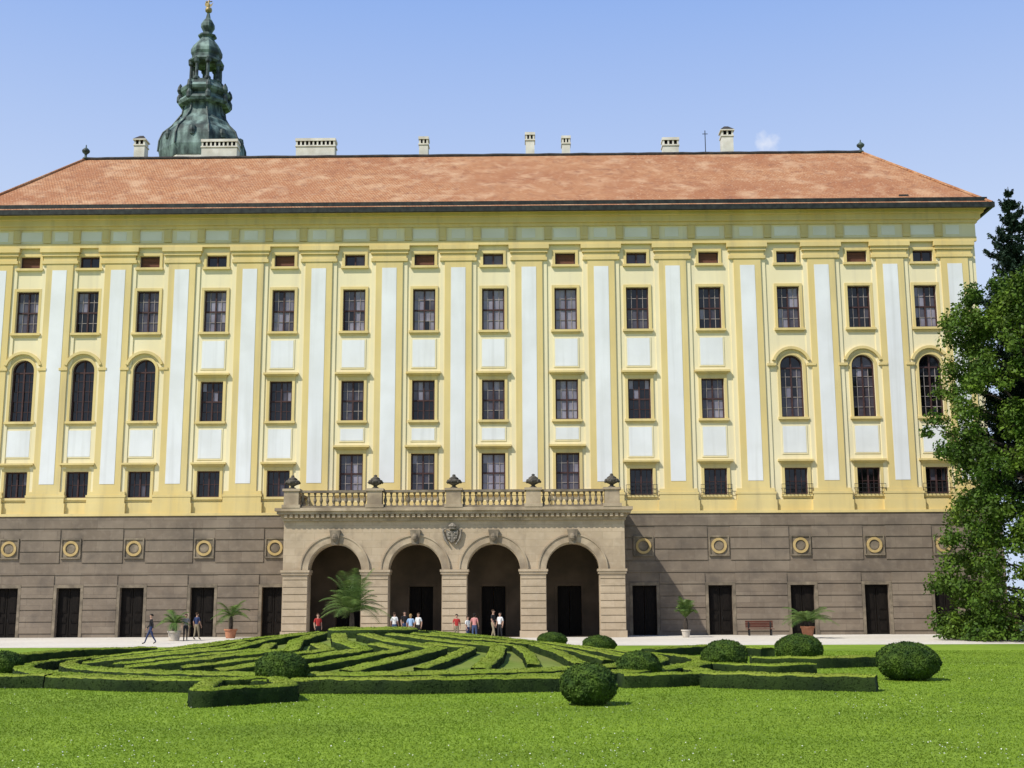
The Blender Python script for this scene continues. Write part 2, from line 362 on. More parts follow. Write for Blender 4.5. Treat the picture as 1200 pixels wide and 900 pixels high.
for i, x in enumerate(WX):           # white panels between the window rows
    rows = []
    if i in ARCH: rows = [(534, 500)]
    elif i in CEN: rows = [(431, 396), (517, 500)]
    else: rows = [(431, 396), (537, 500)]
    for (pa, pb) in rows:
        za, zb = zz(pa), zz(pb); b = MB()
        b.box(x - .93, x + .93, -.04, .03, za, zb, 1); b.box(x - .83, x + .83, -.055, .03, za + .1, zb - .1, 0)
        b.build('white_panel', [m_white, m_wall], pal)
zb0, zb1, zc0, zc1 = zz(600), zz(574), zz(306), zz(288)
for x in PX:
    b = MB()
    b.box(x - 1.34, x + 1.34, -.08, .03, zb1 + .002, zc0 - .002, 1)
    b.box(x - 1.0, x + 1.0, -.18, .03, zb1, zc0)
    b.box(x - 1.46, x + 1.46, -.34, .03, zb0 + .003, zb0 + .75); b.box(x - 1.38, x + 1.38, -.30, .03, zb0 + .753, zb1 - .42)
    b.box(x - 1.44, x + 1.44, -.33, .03, zb1 - .417, zb1 - .25); b.box(x - 1.36, x + 1.36, -.23, .03, zb1 - .247, zb1 - .003)
    h = (zc1 - zc0)
    b.box(x - 1.36, x + 1.36, -.24, .03, zc0 + .003, zc0 + h * .2); b.box(x - 1.26, x + 1.26, -.18, .03, zc0 + h * .2 + .003, zc0 + h * .5)
    b.box(x - 1.40, x + 1.40, -.28, .03, zc0 + h * .5 + .003, zc0 + h * .72); b.box(x - 1.50, x + 1.50, -.38, .03, zc0 + h * .72 + .003, zc1)
    p = b.build('pilaster', [m_trim, m_wall], pal)
    b = MB(); b.box(x - .54, x + .54, -.2, -.1, zb1 + .55, zc0 - .5)
    b.build('white_inlay', m_white, p)
# band at the foot of the cream wall, entablature and cornice
b = MB(); b.box(XL - .05, XR + .05, -.12, .03, zb0 + .003, zz(587)); b.box(XL - .08, XR + .08, -.45, .03, ZS, zb0)
b.build('string_course', m_trim, pal)
b = MB()
za, zb_, zc_, zd_, ze_ = zz(288), zz(283), zz(267), zz(258), zz(250)
zf = at(578, 244, -1.2).z
b.box(XL - .1, XR + .1, -.28, .03, za + .003, zb_)
b.box(XL - .2, XR + .2, -.36, .03, zc_ + .003, zc_ + .25); b.box(XL - .4, XR + .4, -.52, .03, zc_ + .253, zd_ + .1)
b.box(XL - .6, XR + .6, -.72, .03, zd_ + .103, ze_); b.box(XL - .8, XR + .8, -.95, .03, ze_ + .003, zf - .15)
b.build('cornice', m_trim, pal)
b = MB(); b.box(XL - .08, XR + .08, -.2, .03, zb_ + .003, zc_); b.build('frieze', m_wall, pal)
for x in WX + PX:
    w = .85 if x in WX else .5
    b = MB(); b.box(x - w, x + w, -.225, -.1, zb_ + .2, zc_ - .16); b.build('frieze_panel', m_frieze, pal)
for p, q in zip(sorted(WX + PX), sorted(WX + PX)[1:]):
    c = (p + q) / 2 + .1; b = MB(); b.box(c - .28, c + .28, -.31, -.15, zb_ + .06, zc_ - .003); b.box(c - .2, c + .2, -.34, -.3, zb_ + .3, zc_ - .05)
    b.build('bracket', m_trim, pal)

# lower rusticated storey
PXL, PXR = at(331, 680, -5).x, at(733, 680, -5).x
doors = [(x - .85, x + .85, .0, zz(687), False) for x in WX]
lw = MB(); YL = -.35
holed_wall(lw, XL - .3, XR + .3, 0, ZS - .003, YL, doors, .5)
lw.poly([(XL - .3, 18.3, 0), (XL - .3, YL, 0), (XL - .3, YL, ZS - .003), (XL - .3, 18.3, ZS - .003)])
lw.poly([(XR + .3, YL, 0), (XR + .3, 18.3, 0), (XR + .3, 18.3, ZS - .003), (XR + .3, YL, ZS - .003)])
zmed = zz(641)
nb = 10; ch = (ZS - .35) / nb
for k in range(nb):
    z0 = .30 + k * ch; z1 = z0 + ch - .07
    cuts = []
    for x in WX:
        if z0 < zz(687) + .25: cuts.append((x - 1.08, x + 1.08))
        elif z1 > zmed - .8 and z0 < zmed + .8: cuts.append((x - .82, x + .82))
    cuts.append((PXL + .1, PXR - .1)); cuts.sort()
    xx = XL - .36
    for (a, c) in cuts + [(XR + .36, None)]:
        if a > xx + .05: lw.box(xx, a, YL - .06, YL + .02, z0, z1)
        if c: xx = max(xx, c)
lw.build('lower_wall', m_stone, pal)
for i, x in enumerate(WX):
    b = MB(); zt = zz(687); w = .85
    for s in (-1, 1):
        xa, xb = (x - w + .02, x - .02) if s < 0 else (x + .02, x + w - .02)
        b.box(xa, xb, -.02, .06, .02, zt - .02)
        for (za, zb__) in ((.3, .42), (.5, .95)):
            b.box(xa + .15, xb - .15, -.06, -.015, zt * za, zt * zb__)
            b.box(xa + .22, xb - .22, -.075, -.05, zt * za + .08, zt * zb__ - .08)
        b.box(xa + .15, xb - .15, -.06, -.015, .25, zt * .27)
    d = b.build('door', m_door, pal)
    inside = PXL < x < PXR
    s = MB(); s.box(x - 1.06, x - w - .003, YL - .06, YL + .04, 0.01, zt); s.box(x + w + .003, x + 1.06, YL - .06, YL + .04, .01, zt); s.box(x - 1.06, x + 1.06, YL - .062, YL + .04, zt + .003, zt + .22)
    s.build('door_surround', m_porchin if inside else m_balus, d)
    h = MB(); h.tube([(x + .12, -.12, 1.1), (x + .12, -.12, 1.3)], .02); h.build('door_handle', m_iron, d)
    if inside: continue
    b = MB(); q = .72
    b.box(x - q, x + q, YL - .05, YL + .02, zmed - q, zmed + q, 0)
    for (a, c, e, g) in ((-q, q, q - .1, q), (-q, q, -q, -q + .1), (-q, -q + .1, -q + .103, q - .103), (q - .1, q, -q + .103, q - .103)):
        b.box(x + a, x + c, YL - .12, YL - .04, zmed + e, zmed + g, 0)
    b.ring(x, zmed, .38, .55, YL - .13, YL - .04, 0, 2 * PI, 24, 1)
    b.poly([(x + .3 * math.cos(2 * PI * k / 20), YL - .075, zmed + .3 * math.sin(2 * PI * k / 20)) for k in range(20)], 0)
    b.build('medallion', [m_balus, m_ochre], pal)

# roof
EZ = at(560, 243, -1.2).z; YR = 9.0; RZ = at(560, 183, YR).z; YE = -1.2
EXL, EXR = XL - 1.1, XR + 1.1; RXL, RXR = at(100, 190, YR).x, at(1009, 181, YR).x
b = MB(); nX = 60
def rp(u, v): # front slope, slightly uneven
    x0 = EXL + (RXL - EXL) * v; x1 = EXR + (RXR - EXR) * v
    return (x0 + (x1 - x0) * u, YE + (YR - YE) * v, EZ + (RZ - EZ) * v + (.0 if v in (0, 1) else random.uniform(-.03, .03)))
G = [[rp(i / nX, j / 6) for i in range(nX + 1)] for j in range(7)]
for j in range(6):
    for i in range(nX): b.poly([G[j][i], G[j][i + 1], G[j + 1][i + 1], G[j + 1][i]])
yb = 2 * YR - YE
b.poly([(EXL, yb, EZ), (EXL, YE, EZ), (RXL, YR, RZ)]); b.poly([(EXR, YE, EZ), (EXR, yb, EZ), (RXR, YR, RZ)])
b.poly([(EXR, yb, EZ), (EXL, yb, EZ), (RXL, YR, RZ), (RXR, YR, RZ)])
b.poly([(EXL, YE, EZ - .02), (EXL, yb, EZ - .02), (EXR, yb, EZ - .02), (EXR, YE, EZ - .02)])
roof = b.build('roof', m_roof, pal)
b = MB(); n = 70
b.tube([(RXL + (RXR - RXL) * k / n, YR, RZ + .05 + random.uniform(-.025, .025)) for k in range(n + 1)], .16, 8)
b.build('ridge_cap', m_ridge, roof)
for (xr, xe) in ((RXL, EXL), (RXR, EXR)):
    b = MB(); b.tube([(xr, YR, RZ + .05), (xe, YE, EZ + .05)], .12, 8); b.build('hip_tiles', m_roof, roof)
b = MB(); b.box(EXL - .1, EXR + .1, YE - .2, YE + .05, EZ - .34, EZ + .04)
b.box(EXL - .1, EXL + .12, YE + .05, 10, EZ - .3, EZ + .03); b.box(EXR - .12, EXR + .1, YE + .05, 10, EZ - .3, EZ + .03)
b.box(EXL, EXR, YE + .055, -.3, EZ - .16, EZ - .04)
b.build('gutter', m_gutter, roof)
b = MB(); b.box(EXL + .2, EXR - .2, YE + .4, YE + .5, EZ + .26, EZ + .62); b.build('snow_guard', m_gutter, roof)
def chimney(px, ptop, wpx, Y, cap=False, slots=0):
    p = at(px, ptop, Y); w = wpx * mpp(p) / 2; x = p.x; z1 = p.z; d = .5; b = MB()
    zb = RZ - 2.2
    hz = .28
    b.box(x - w + .06, x + w - .06, Y - d, Y + d, zb, z1 - hz - .5, 0)
    b.box(x - w, x + w, Y - d - .06, Y + d + .06, z1 - hz - .5 + .003, z1 - hz - .38, 0)
    b.box(x - w + .09, x + w - .09, Y - d + .03, Y + d - .03, z1 - hz - .38, z1 - hz, 1)
    n = max(2, slots)
    for k in range(n + 1):
        xx = x - w + .13 + (2 * w - .26) * k / n; b.box(xx - .07, xx + .07, Y - d, Y + d, z1 - hz - .378, z1 - hz - .002, 0)
    if cap:
        b.box(x - w - .05, x + w + .05, Y - d - .1, Y + d + .1, z1 - hz, z1 - hz + .1, 0)
        zt = z1 - hz + .1
        for s in (-1, 1): b.poly([(x - w - .05, Y - d - .1, zt), (x + w + .05, Y - d - .1, zt), (x + w * .3, Y, z1 + .3), (x - w * .3, Y, z1 + .3)][::1] if s < 0 else [(x + w + .05, Y + d + .1, zt), (x - w - .05, Y + d + .1, zt), (x - w * .3, Y, z1 + .3), (x + w * .3, Y, z1 + .3)], 2)
        b.poly([(x - w - .05, Y + d + .1, zt), (x - w - .05, Y - d - .1, zt), (x - w * .3, Y, z1 + .3)], 2)
        b.poly([(x + w + .05, Y - d - .1, zt), (x + w + .05, Y + d + .1, zt), (x + w * .3, Y, z1 + .3)], 2)
    else:
        b.box(x - w, x + w, Y - d - .06, Y + d + .06, z1 - hz, z1 - .05, 0)
    b.build('chimney', [m_chim, m_black, m_ridge], roof)
for a in ((166, 163, 14, 10, True, 2), (259, 165, 43, 9.9, False, 8), (371, 164, 47, 9.9, False, 9), (497, 162, 12, 10, False, 2), (621, 157, 12, 10, False, 2),
          (663, 161, 11, 10, False, 2), (785, 163, 20, 10, False, 3), (851, 152, 15, 10, True, 2)): chimney(*a)
for (x, top) in ((RXL, 170), (RXR, 164)):
    z = RZ; h = at(100 if x < 0 else 1007, top, YR).z - z; b = MB()
    b.lathe([(.28, z), (.22, z + .12 * h), (.10, z + .2 * h), (.10, z + .35 * h), (.30, z + .5 * h), (.33, z + .62 * h), (.18, z + .75 * h), (.06, z + .82 * h), (.04, z + h)], x, YR, 12)
    b.build('roof_finial', m_copperdark, roof, smooth=True)
p = at(826, 153, YR); b = MB(); b.tube([(p.x, YR, RZ), (p.x, YR, p.z)], .035); b.tube([(p.x - .22, YR, p.z - .3), (p.x + .22, YR, p.z - .3)], .03); b.build('antenna', m_iron, roof)
p = at(1057, 232, .6); b = MB(); b.box(p.x - .35, p.x + .35, .1, 1.6, p.z - .6, p.z + .12); b.build('roof_hatch', m_ridge, roof)

# ------------------------------------------------------------------ portico
YF = -5.0
def xp(px, py=680): return at(px, py, YF).x
def zp(py, px=532): return at(px, py, YF).z
Zct = zp(595); Zcb = zp(610)
arches = []
for c in (392, 486.5, 578.5, 671.5):
    xa = xp(c); r = 31.2 * mpp(at(c, 668, YF)); arches.append((xa, r))
Zsp = zp(669); holes = [(xa - r, xa + r, 0, Zsp + r, True) for xa, r in arches]
b = MB(); holed_wall(b, PXL, PXR, 0, Zcb, YF, holes, 1.1, seg=24)
ybk = YF + 1.1
b.poly([(PXL, YL, 0), (PXL, YF, 0), (PXL, YF, Zcb), (PXL, YL, Zcb)]); b.poly([(PXR, YF, 0), (PXR, YL, 0), (PXR, YL, Zcb), (PXR, YF, Zcb)])
edges = [PXL] + [e for xa, r in arches for e in (xa - r, xa + r)] + [PXR]
piers = [(edges[i], edges[i + 1]) for i in range(0, len(edges), 2)]
nb = 8; ch = (Zsp - .55) / nb
for (a, c) in piers:                                                  # banded blocks of the piers
    b.box(a - .05, c + .05, YF - .14, YF + .25, 0, .45)
    for k in range(nb):
        z0 = .5 + k * ch; b.box(a + .03, c - .03, YF - .08, YF + .02, z0, z0 + ch - .05)
    b.box(a - .07, c + .07, YF - .16, YF + 1.12, Zsp - .22, Zsp - .06); b.box(a - .12, c + .12, YF - .22, YF + 1.13, Zsp - .058, Zsp + .1)
por = b.build('portico', m_porch, pal)
b = MB(); h2 = MB(); holed_wall(h2, PXL, PXR, 0, Zcb, ybk, holes, .0, seg=24)     # plaster inside of the porch, arch shade painted into its colour
for f_, m_ in zip(h2.f, h2.m): b.poly([h2.v[i] for i in reversed(f_)])
b.poly([(PXL + .6, YL, 0), (PXL + .6, ybk, 0), (PXL + .6, ybk, Zcb), (PXL + .6, YL, Zcb)][::-1]); b.poly([(PXR - .6, ybk, 0), (PXR - .6, YL, 0), (PXR - .6, YL, Zcb), (PXR - .6, ybk, Zcb)][::-1])
b.box(PXL + .002, PXR - .002, ybk + .003, YL - .01, Zsp + 2.6, Zcb - .01)
holed_wall(b, PXL + .3, PXR - .3, .005, Zsp + 2.6, YL - .02, [h_ for h_ in doors if PXL < h_[0] < PXR], .0)
b.poly([(PXL + .3, ybk, .03), (PXR - .3, ybk, .03), (PXR - .3, YL, .03), (PXL + .3, YL, .03)])
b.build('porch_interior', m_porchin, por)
for xa, r in arches:
    b = MB(); b.ring(xa, Zsp + .1, r + .003, r + .46, YF - .10, YF + .02, 0.0, PI, 28); b.ring(xa, Zsp + .1, r + .463, r + .56, YF - .16, YF + .02, 0.0, PI, 28)
    b.build('archivolt', m_porchtrim, por)
    b = MB(); zt = Zsp + r
    b.v += [(xa - .22, YF - .3, zt - .02), (xa + .22, YF - .3, zt - .02), (xa + .36, YF - .34, zt + .95), (xa - .36, YF - .34, zt + .95), (xa - .22, YF + .02, zt - .02), (xa + .22, YF + .02, zt - .02), (xa + .36, YF + .02, zt + .95), (xa - .36, YF + .02, zt + .95)]
    for q in ((0, 1, 2, 3), (0, 3, 7, 4), (1, 5, 6, 2), (3, 2, 6, 7), (0, 4, 5, 1)): b.f.append(q); b.m.append(0)
    b.lathe([(.10, zt + .2), (.2, zt + .35), (.22, zt + .5), (.12, zt + .7)], xa, YF - .3, 10)
    b.build('keystone', m_balus, por)
b = MB(); H = Zct - Zcb
b.box(PXL - .1, PXR + .1, YF - .15, YL - .01, Zcb + .003, Zcb + H * .25)
b.box(PXL - .42, PXR + .42, YF - .48, YL - .012, Zcb + H * .52, Zcb + H * .75); b.box(PXL - .55, PXR + .55, YF - .62, YL - .014, Zcb + H * .753, Zct)
b.box(PXL - .2, PXR + .2, YF - .22, YL - .011, Zcb + H * .253, Zcb + H * .518)
b.build('porch_cornice', m_porchtrim, por)
b = MB(); n = 64
for k in range(n):
    x = PXL + (PXR - PXL) * (k + .5) / n; b.box(x - .1, x + .1, YF - .42, YF - .2, Zcb + H * .26, Zcb + H * .5)
b.build('dentil_row', m_porch, por)
Zr = zp(575); ped = [xp(p, 585) for p in (343, 440, 532, 625, 717)]
YB = YF - .15
for x in ped:
    b = MB(); b.box(x - .62, x + .62, YB - .5, YB + .5, Zct + .003, Zct + .22); b.box(x - .5, x + .5, YB - .4, YB + .4, Zct + .223, Zr - .02); b.box(x - .6, x + .6, YB - .48, YB + .48, Zr - .017, Zr + .14)
    b.build('pedestal', m_porchtrim, por)
    b = MB(); z = Zr + .14; h = zp(556) - z
    b.lathe([(.25, z), (.27, z + .05 * h), (.12, z + .15 * h), (.14, z + .22 * h), (.42, z + .36 * h), (.50, z + .5 * h), (.46, z + .6 * h), (.30, z + .66 * h), (.34, z + .7 * h), (.2, z + .8 * h), (.09, z + .88 * h), (.13, z + .94 * h), (.02, z + h)], x, YB, 14)
    for k in range(7):
        a = 2 * PI * k / 7; b.lathe([(.03, z + .34 * h), (.10, z + .42 * h), (.03, z + .52 * h)], x + .47 * math.cos(a), YB + .47 * math.sin(a), 6)
    b.build('urn', m_darkstone, por, smooth=True)
for a, c in zip(ped, ped[1:]):
    b = MB(); a += .5; c -= .5
    b.box(a, c, YB - .22, YB + .22, Zct + .003, Zct + .15); b.box(a, c, YB - .22, YB + .22, Zr - .12, Zr + .04)
    n = 11; h = Zr - .12 - Zct - .15
    for k in range(n):
        x = a + (c - a) * (k + .5) / n; z = Zct + .15
        b.lathe([(.09, z), (.09, z + .08 * h), (.05, z + .15 * h), (.125, z + .38 * h), (.06, z + .7 * h), (.05, z + .82 * h), (.09, z + .9 * h), (.09, z + h)], x, YB, 8, cap=False)
    b.build('balustrade', m_balus, por)
for x in (ped[0], ped[-1]):
    b = MB(); b.box(x - .2, x + .2, YB + .5, YL - .02, Zct + .003, Zct + .15); b.box(x - .2, x + .2, YB + .5, YL - .02, Zr - .12, Zr + .04)
    for k in range(11):
        y = YB + .7 + (YL - YB - .9) * k / 10; z = Zct + .15; h = Zr - .12 - z
        b.lathe([(.09, z), (.05, z + .15 * h), (.125, z + .38 * h), (.05, z + .8 * h), (.09, z + h)], x, y, 8, cap=False)
    b.build('balustrade', m_balus, por)
# carved coat of arms over the middle pier
c = at(530, 628, YF - .1); b = MB(); s = .5
sh = [(-.8, .75), (-.35, .62), (0, .7), (.35, .62), (.8, .75), (.72, .1), (.55, -.45), (0, -.95), (-.55, -.45), (-.72, .1)]
b.poly([(c.x + u * s, YF - .24, c.z + v * s) for u, v in sh][::-1])
for k in range(len(sh)):
    u, v = sh[k]; u2, v2 = sh[(k + 1) % len(sh)]
    b.poly([(c.x + u * s, YF - .24, c.z + v * s), (c.x + u2 * s, YF - .24, c.z + v2 * s), (c.x + u2 * s * 1.15, YF, c.z + v2 * s * 1.15), (c.x + u * s * 1.15, YF, c.z + v * s * 1.15)][::-1])
b.box(c.x - .03, c.x + .03, YF - .28, YF - .2, c.z - .4, c.z + .32); b.box(c.x - .34, c.x + .34, YF - .275, YF - .2, c.z - .03, c.z + .03)
for (u, v) in ((-.2, .18), (.2, .18), (-.18, -.18), (.18, -.18)): b.lathe([(.02, c.z + v - .1), (.09, c.z + v), (.02, c.z + v + .1)], c.x + u, YF - .24, 8)
b.lathe([(.24, c.z + .44), (.27, c.z + .5), (.21, c.z + .53), (.29, c.z + .66), (.16, c.z + .79), (.04, c.z + .87)], c.x, YF - .16, 10)
for sg in (-1, 1):
    b.tube([(c.x + sg * .4, YF - .15, c.z + .5), (c.x + sg * .62, YF - .15, c.z + .4), (c.x + sg * .58, YF - .15, c.z + .08), (c.x + sg * .48, YF - .15, c.z - .24), (c.x + sg * .24, YF - .15, c.z - .58)], [.056, .096, .072, .088, .048], 7)
b.build('coat_of_arms', m_crest, por)

# ------------------------------------------------------------------ bell tower behind the roof
YT = 35.0; c0 = at(237, 187, YT); u = mpp(c0); TX = c0.x
def zt(py): return at(238, py, YT).z
tw = empty('bell_tower', (TX, YT, 0)); tag(tw, 'green copper baroque tower dome with open lantern rising behind the red roof', 'tower')
def tprof(l): return [(r * u, zt(y)) for (y, r) in l]
b = MB(); b.lathe([(3.9, 0), (3.9, zt(205)), (4.2, zt(203)), (4.2, zt(196))], 0, 0, 8, 0, PI / 8); b.build('tower_shaft', m_chim, tw)
b = MB(); b.lathe(tprof([(196, 47), (190, 48.5), (184, 50), (179, 49.5), (172, 49), (168, 48), (162, 45), (157, 39.5), (153, 35.5), (149, 34.5), (146, 30.5), (142, 26.5), (137, 24.5), (131, 23.5), (128, 23)]), 0, 0, 8, 0, PI / 8)
dome = b.build('dome', m_copper, tw)
P = tprof([(184, 50.5), (172, 49.6), (162, 45.6), (153, 36), (146, 31), (137, 25), (128, 23.5)])
for k in range(8):
    a = PI / 8 + k * PI / 4; b = MB(); b.tube([(r * math.cos(a), r * math.sin(a), z) for r, z in P], .11, 6); b.build('rib', m_copperdark, dome)
for k in range(8):
    a = k * PI / 4; r = 44 * u; z = zt(169); b = MB()
    b.lathe([(.05, z - .6), (.3, z - .45), (.38, z), (.3, z + .45), (.05, z + .6)], r * math.cos(a), r * math.sin(a), 8); b.build('dormer', m_copperdark, dome)
b = MB(); b.lathe(tprof([(128, 23), (127, 30), (124, 31.5), (121, 30), (119, 25), (116, 24), (113, 29), (110, 30.5), (107, 28), (104, 22), (101, 20), (99, 20)]), 0, 0, 8, 0, PI / 8); b.build('gallery', m_copper, tw)
for k in range(8):
    a = PI / 8 + k * PI / 4; r = 28.5 * u; b = MB()
    b.lathe([(.1, zt(127)), (.34, zt(124)), (.34, zt(119)), (.16, zt(115)), (.34, zt(111)), (.26, zt(107)), (.05, zt(103))], r * math.cos(a), r * math.sin(a), 8); b.build('gallery_scroll', m_copperdark, tw)
for k in range(8):
    a = PI / 8 + k * PI / 4; b = MB(); r = 17 * u
    b.lathe([(.36, zt(99)), (.36, zt(97)), (.19, zt(95)), (.17, zt(81)), (.32, zt(79)), (.36, zt(74))], r * math.cos(a), r * math.sin(a), 8); b.build('lantern_column', m_copperdark, tw)
b = MB(); b.lathe([(.12, zt(99)), (.12, zt(74))], 0, 0, 8); b.build('lantern_core', m_copperdark, tw)
b = MB(); b.lathe(tprof([(77, 19), (75, 21), (73, 20.5), (71, 17), (68, 17), (65, 18.5), (61, 18.5), (56, 16), (52, 12.5), (48, 9), (46, 8.5), (44, 11), (42.5, 11), (41, 6.5), (39, 5), (37, 6), (33, 8.2), (29, 8), (25, 5.6), (22, 3), (17, 1.9), (14, 1.2)]), 0, 0, 8, 0, PI / 8); b.build('onion_cap', m_copper, tw)
b = MB(); b.lathe(tprof([(15, 1.4), (14, 3.6), (12, 4.2), (10, 3.6), (9, 1.2)]), 0, 0, 12); b.tube([(0, 0, zt(12)), (0, 0, zt(-3))], .07); b.tube([(-.35, 0, zt(2)), (.35, 0, zt(2))], .06); b.build('finial', m_gold, tw, smooth=True)
b = MB(); k = u
b.poly([(-5 * k, 0, zt(6)), (-2 * k, 0, zt(9)), (3 * k, 0, zt(8)), (5.5 * k, 0, zt(3)), (3 * k, 0, zt(5)), (0, 0, zt(5)), (-2 * k, 0, zt(1)), (-4 * k, 0, zt(2))]); b.build('weathervane', m_gold, tw)

# ------------------------------------------------------------------ parterre mound and hedges
MC = Vector((-5.4, -88 + 43.0, 0)); MR = 11.5; MH = 1.18
def mz(x, y):
    r = math.hypot(x - MC.x, y - MC.y) / (MR * .97); return MH * max(0, 1 - r ** 1.3) if r < 1 else 0.0
b = MB(); b.v.append((MC.x, MC.y, MH + .004)); NR, NA = 24, 72
for i in range(1, NR + 1):
    for k in range(NA):
        a = 2 * PI * k / NA; r = MR * .97 * i / NR; x, y = MC.x + r * math.cos(a), MC.y + r * math.sin(a); b.v.append((x, y, mz(x, y) + .004))
for k in range(NA): b.f.append((0, 1 + k, 1 + (k + 1) % NA)); b.m.append(0)
for i in range(NR - 1):
    for k in range(NA):
        k2 = (k + 1) % NA; a = 1 + i * NA; b.f.append((a + k, a + NA + k, a + NA + k2, a + k2)); b.m.append(0)
tag(b.build('parterre_mound', m_mound, smooth=True), kind='structure')

CS = np.array([(-.5, -.03), (-.51, .3), (-.5, .65), (-.49, .9), (-.43, 1.0), (-.15, 1.01), (.15, 1.01), (.43, 1.0), (.49, .9), (.5, .65), (.51, .3), (.5, -.03)])
def resample(pts, step, closed):
    P = [Vector(p) for p in pts] + ([Vector(pts[0])] if closed else []); out = []
    for a, c in zip(P, P[1:]):
        n = max(1, int((c - a).length / step)); out += [a.lerp(c, k / n) for k in range(n)]
    if not closed: out.append(P[-1])
    return np.array([(p.x, p.y) for p in out])
def hedge(name, label, cat, pts, w=.5, h=.45, closed=False, zf=lambda x, y: 0.0, group=None, dens=260, leaf=.05):
    P = resample(pts, .14, closed); n = len(P)
    T = (np.roll(P, -1, 0) - np.roll(P, 1, 0)) if closed else np.gradient(P, axis=0)
    T = T / (np.linalg.norm(T, axis=1, keepdims=True) + 1e-9); Nn = np.stack([-T[:, 1], T[:, 0]], 1)
    k = len(CS)
    hh = h * (1 + .03 * np.sin(np.arange(n) * .7 + rng.uniform(0, 6)))
    V = np.zeros((n, k, 3))
    for j, (a, c) in enumerate(CS):
        V[:, j, :2] = P + Nn * (a * w); V[:, j, 2] = np.array([zf(x, y) for x, y in V[:, j, :2]]) + c * hh
    V += rng.normal(size=V.shape) * .008
    idx = np.arange(n * k).reshape(n, k); fs = []; mi = []
    for i in (range(n) if closed else range(n - 1)):
        i2 = (i + 1) % n
        for j in range(k - 1): fs.append((idx[i, j], idx[i2, j], idx[i2, j + 1], idx[i, j + 1])); mi.append(1 if 3 <= j <= k - 5 else 0)  # top faces take the painted sunlit green, sides the painted shade
    if not closed:
        for i in (0, n - 1):
            for j in range(k // 2 - 1): fs.append((idx[i, j], idx[i, j + 1], idx[i, k - 2 - j], idx[i, k - 1 - j])); mi.append(0)
    base = (V.reshape(-1, 3), np.array(fs))
    L = np.linalg.norm(np.diff(P, axis=0), axis=1).sum(); cnt = int(L * (w + 2 * h) * dens)
    ii = rng.integers(0, n if closed else n - 1, cnt); i2 = (ii + 1) % n
    wt = rng.uniform(size=(cnt, 2))
    sl = np.linalg.norm(np.diff(CS * np.array([w, h]), axis=0), axis=1); jj = rng.choice(k - 1, cnt, p=sl / sl.sum())
    A = V[ii, jj] * (1 - wt[:, :1]) + V[i2, jj] * wt[:, :1]; B = V[ii, jj + 1] * (1 - wt[:, :1]) + V[i2, jj + 1] * wt[:, :1]
    Q = A * (1 - wt[:, 1:]) + B * wt[:, 1:]
    dC = np.diff(CS * np.array([w, h]), axis=0)[jj]
    nv = np.concatenate([Nn[ii] * (-dC[:, 1:2]), dC[:, 0:1]], 1)
    lv = leaf_quads(Q + nrm(nv) * .006, nrm(nv), leaf, .5, .7)
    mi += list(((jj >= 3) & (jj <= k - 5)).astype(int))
    Vv, Ff = join([base, lv]); o = np.array([P[0, 0], P[0, 1], zf(*P[0])])
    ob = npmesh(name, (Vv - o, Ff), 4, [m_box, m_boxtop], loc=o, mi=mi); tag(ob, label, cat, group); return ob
def pol(r, t): return (MC.x + r * math.cos(t), MC.y + r * math.sin(t), 0)
hedge('box_hedge', 'clipped outer ring of box hedge around the foot of the round parterre', 'hedge', [pol(11.2, 2 * PI * k / 90) for k in range(90)], .6, .34, True, mz)
hedge('box_hedge', 'inner clipped hedge ring just inside the outer parterre ring', 'hedge', [pol(9.9, 2 * PI * k / 80) for k in range(80)], .48, .25, True, mz)
hedge('box_hedge', 'small clipped hedge ring crowning the middle of the parterre mound', 'hedge', [pol(1.3, 2 * PI * k / 30) for k in range(30)], .5, .3, True, mz)
NA_ = 16
for k in range(NA_):
    t0 = 2 * PI * k / NA_ + .1
    hedge('box_hedge', 'long clipped box hedge zigzagging from the crown to the rim of the parterre mound', 'hedge', [pol(2.2, t0 - .12), pol(4.0, t0 + .16), pol(5.8, t0 + .38), pol(7.4, t0 + .14), pol(9.4, t0 - .05)], .50, .24, False, mz, 'zigzag hedges of the parterre')
    hedge('box_hedge', 'short clipped hedge chevron nested between two long zigzag hedges of the parterre', 'hedge', [pol(4.5, t0 + .41), pol(5.7, t0 + .58), pol(7.3, t0 + .34), pol(9.0, t0 + .17)], .40, .21, False, mz, 'short chevron hedges of the parterre')
def gp(l): return [tuple(gr(*p)) for p in l]
hedge('box_hedge', 'small four sided hedge frame nearest the camera on the front lawn', 'hedge', gp([(233, 829), (337, 822), (322, 811), (250, 814)]), .5, .40, True, dens=420, leaf=.045)
hedge('box_hedge', 'straight low hedge running along the left edge of the lawn', 'hedge', gp([(-40, 806), (56, 806)]), .6, .36)
hedge('box_hedge', 'curved low hedge across the left front of the parterre', 'hedge', gp([(62, 806), (150, 810), (225, 811)]), .6, .34)
hedge('box_hedge', 'long straight low hedge across the front of the parterre', 'hedge', gp([(345, 812), (480, 813), (662, 810)]), .6, .38)
hedge('box_hedge', 'short low hedge between two topiary balls right of the parterre', 'hedge', gp([(728, 806), (775, 805), (816, 803)]), .6, .36)
hedge('box_hedge', 'straight low hedge at the right front, ending on open lawn', 'hedge', gp([(826, 805), (925, 808), (1028, 810)]), .75, .40)
hedge('box_hedge', 'thin far hedge between the two right topiary balls', 'hedge', gp([(880, 783), (960, 783), (1030, 781)]), .7, .38)
hedge('box_hedge', 'curved low hedge bending round the foot of the right topiary ball', 'hedge', gp([(830, 800), (800, 792), (830, 788), (900, 791), (950, 789)]), .6, .32)
hedge('box_hedge', 'far left low hedge behind the parterre rim', 'hedge', gp([(20, 778), (90, 771), (180, 768)]), .7, .38)
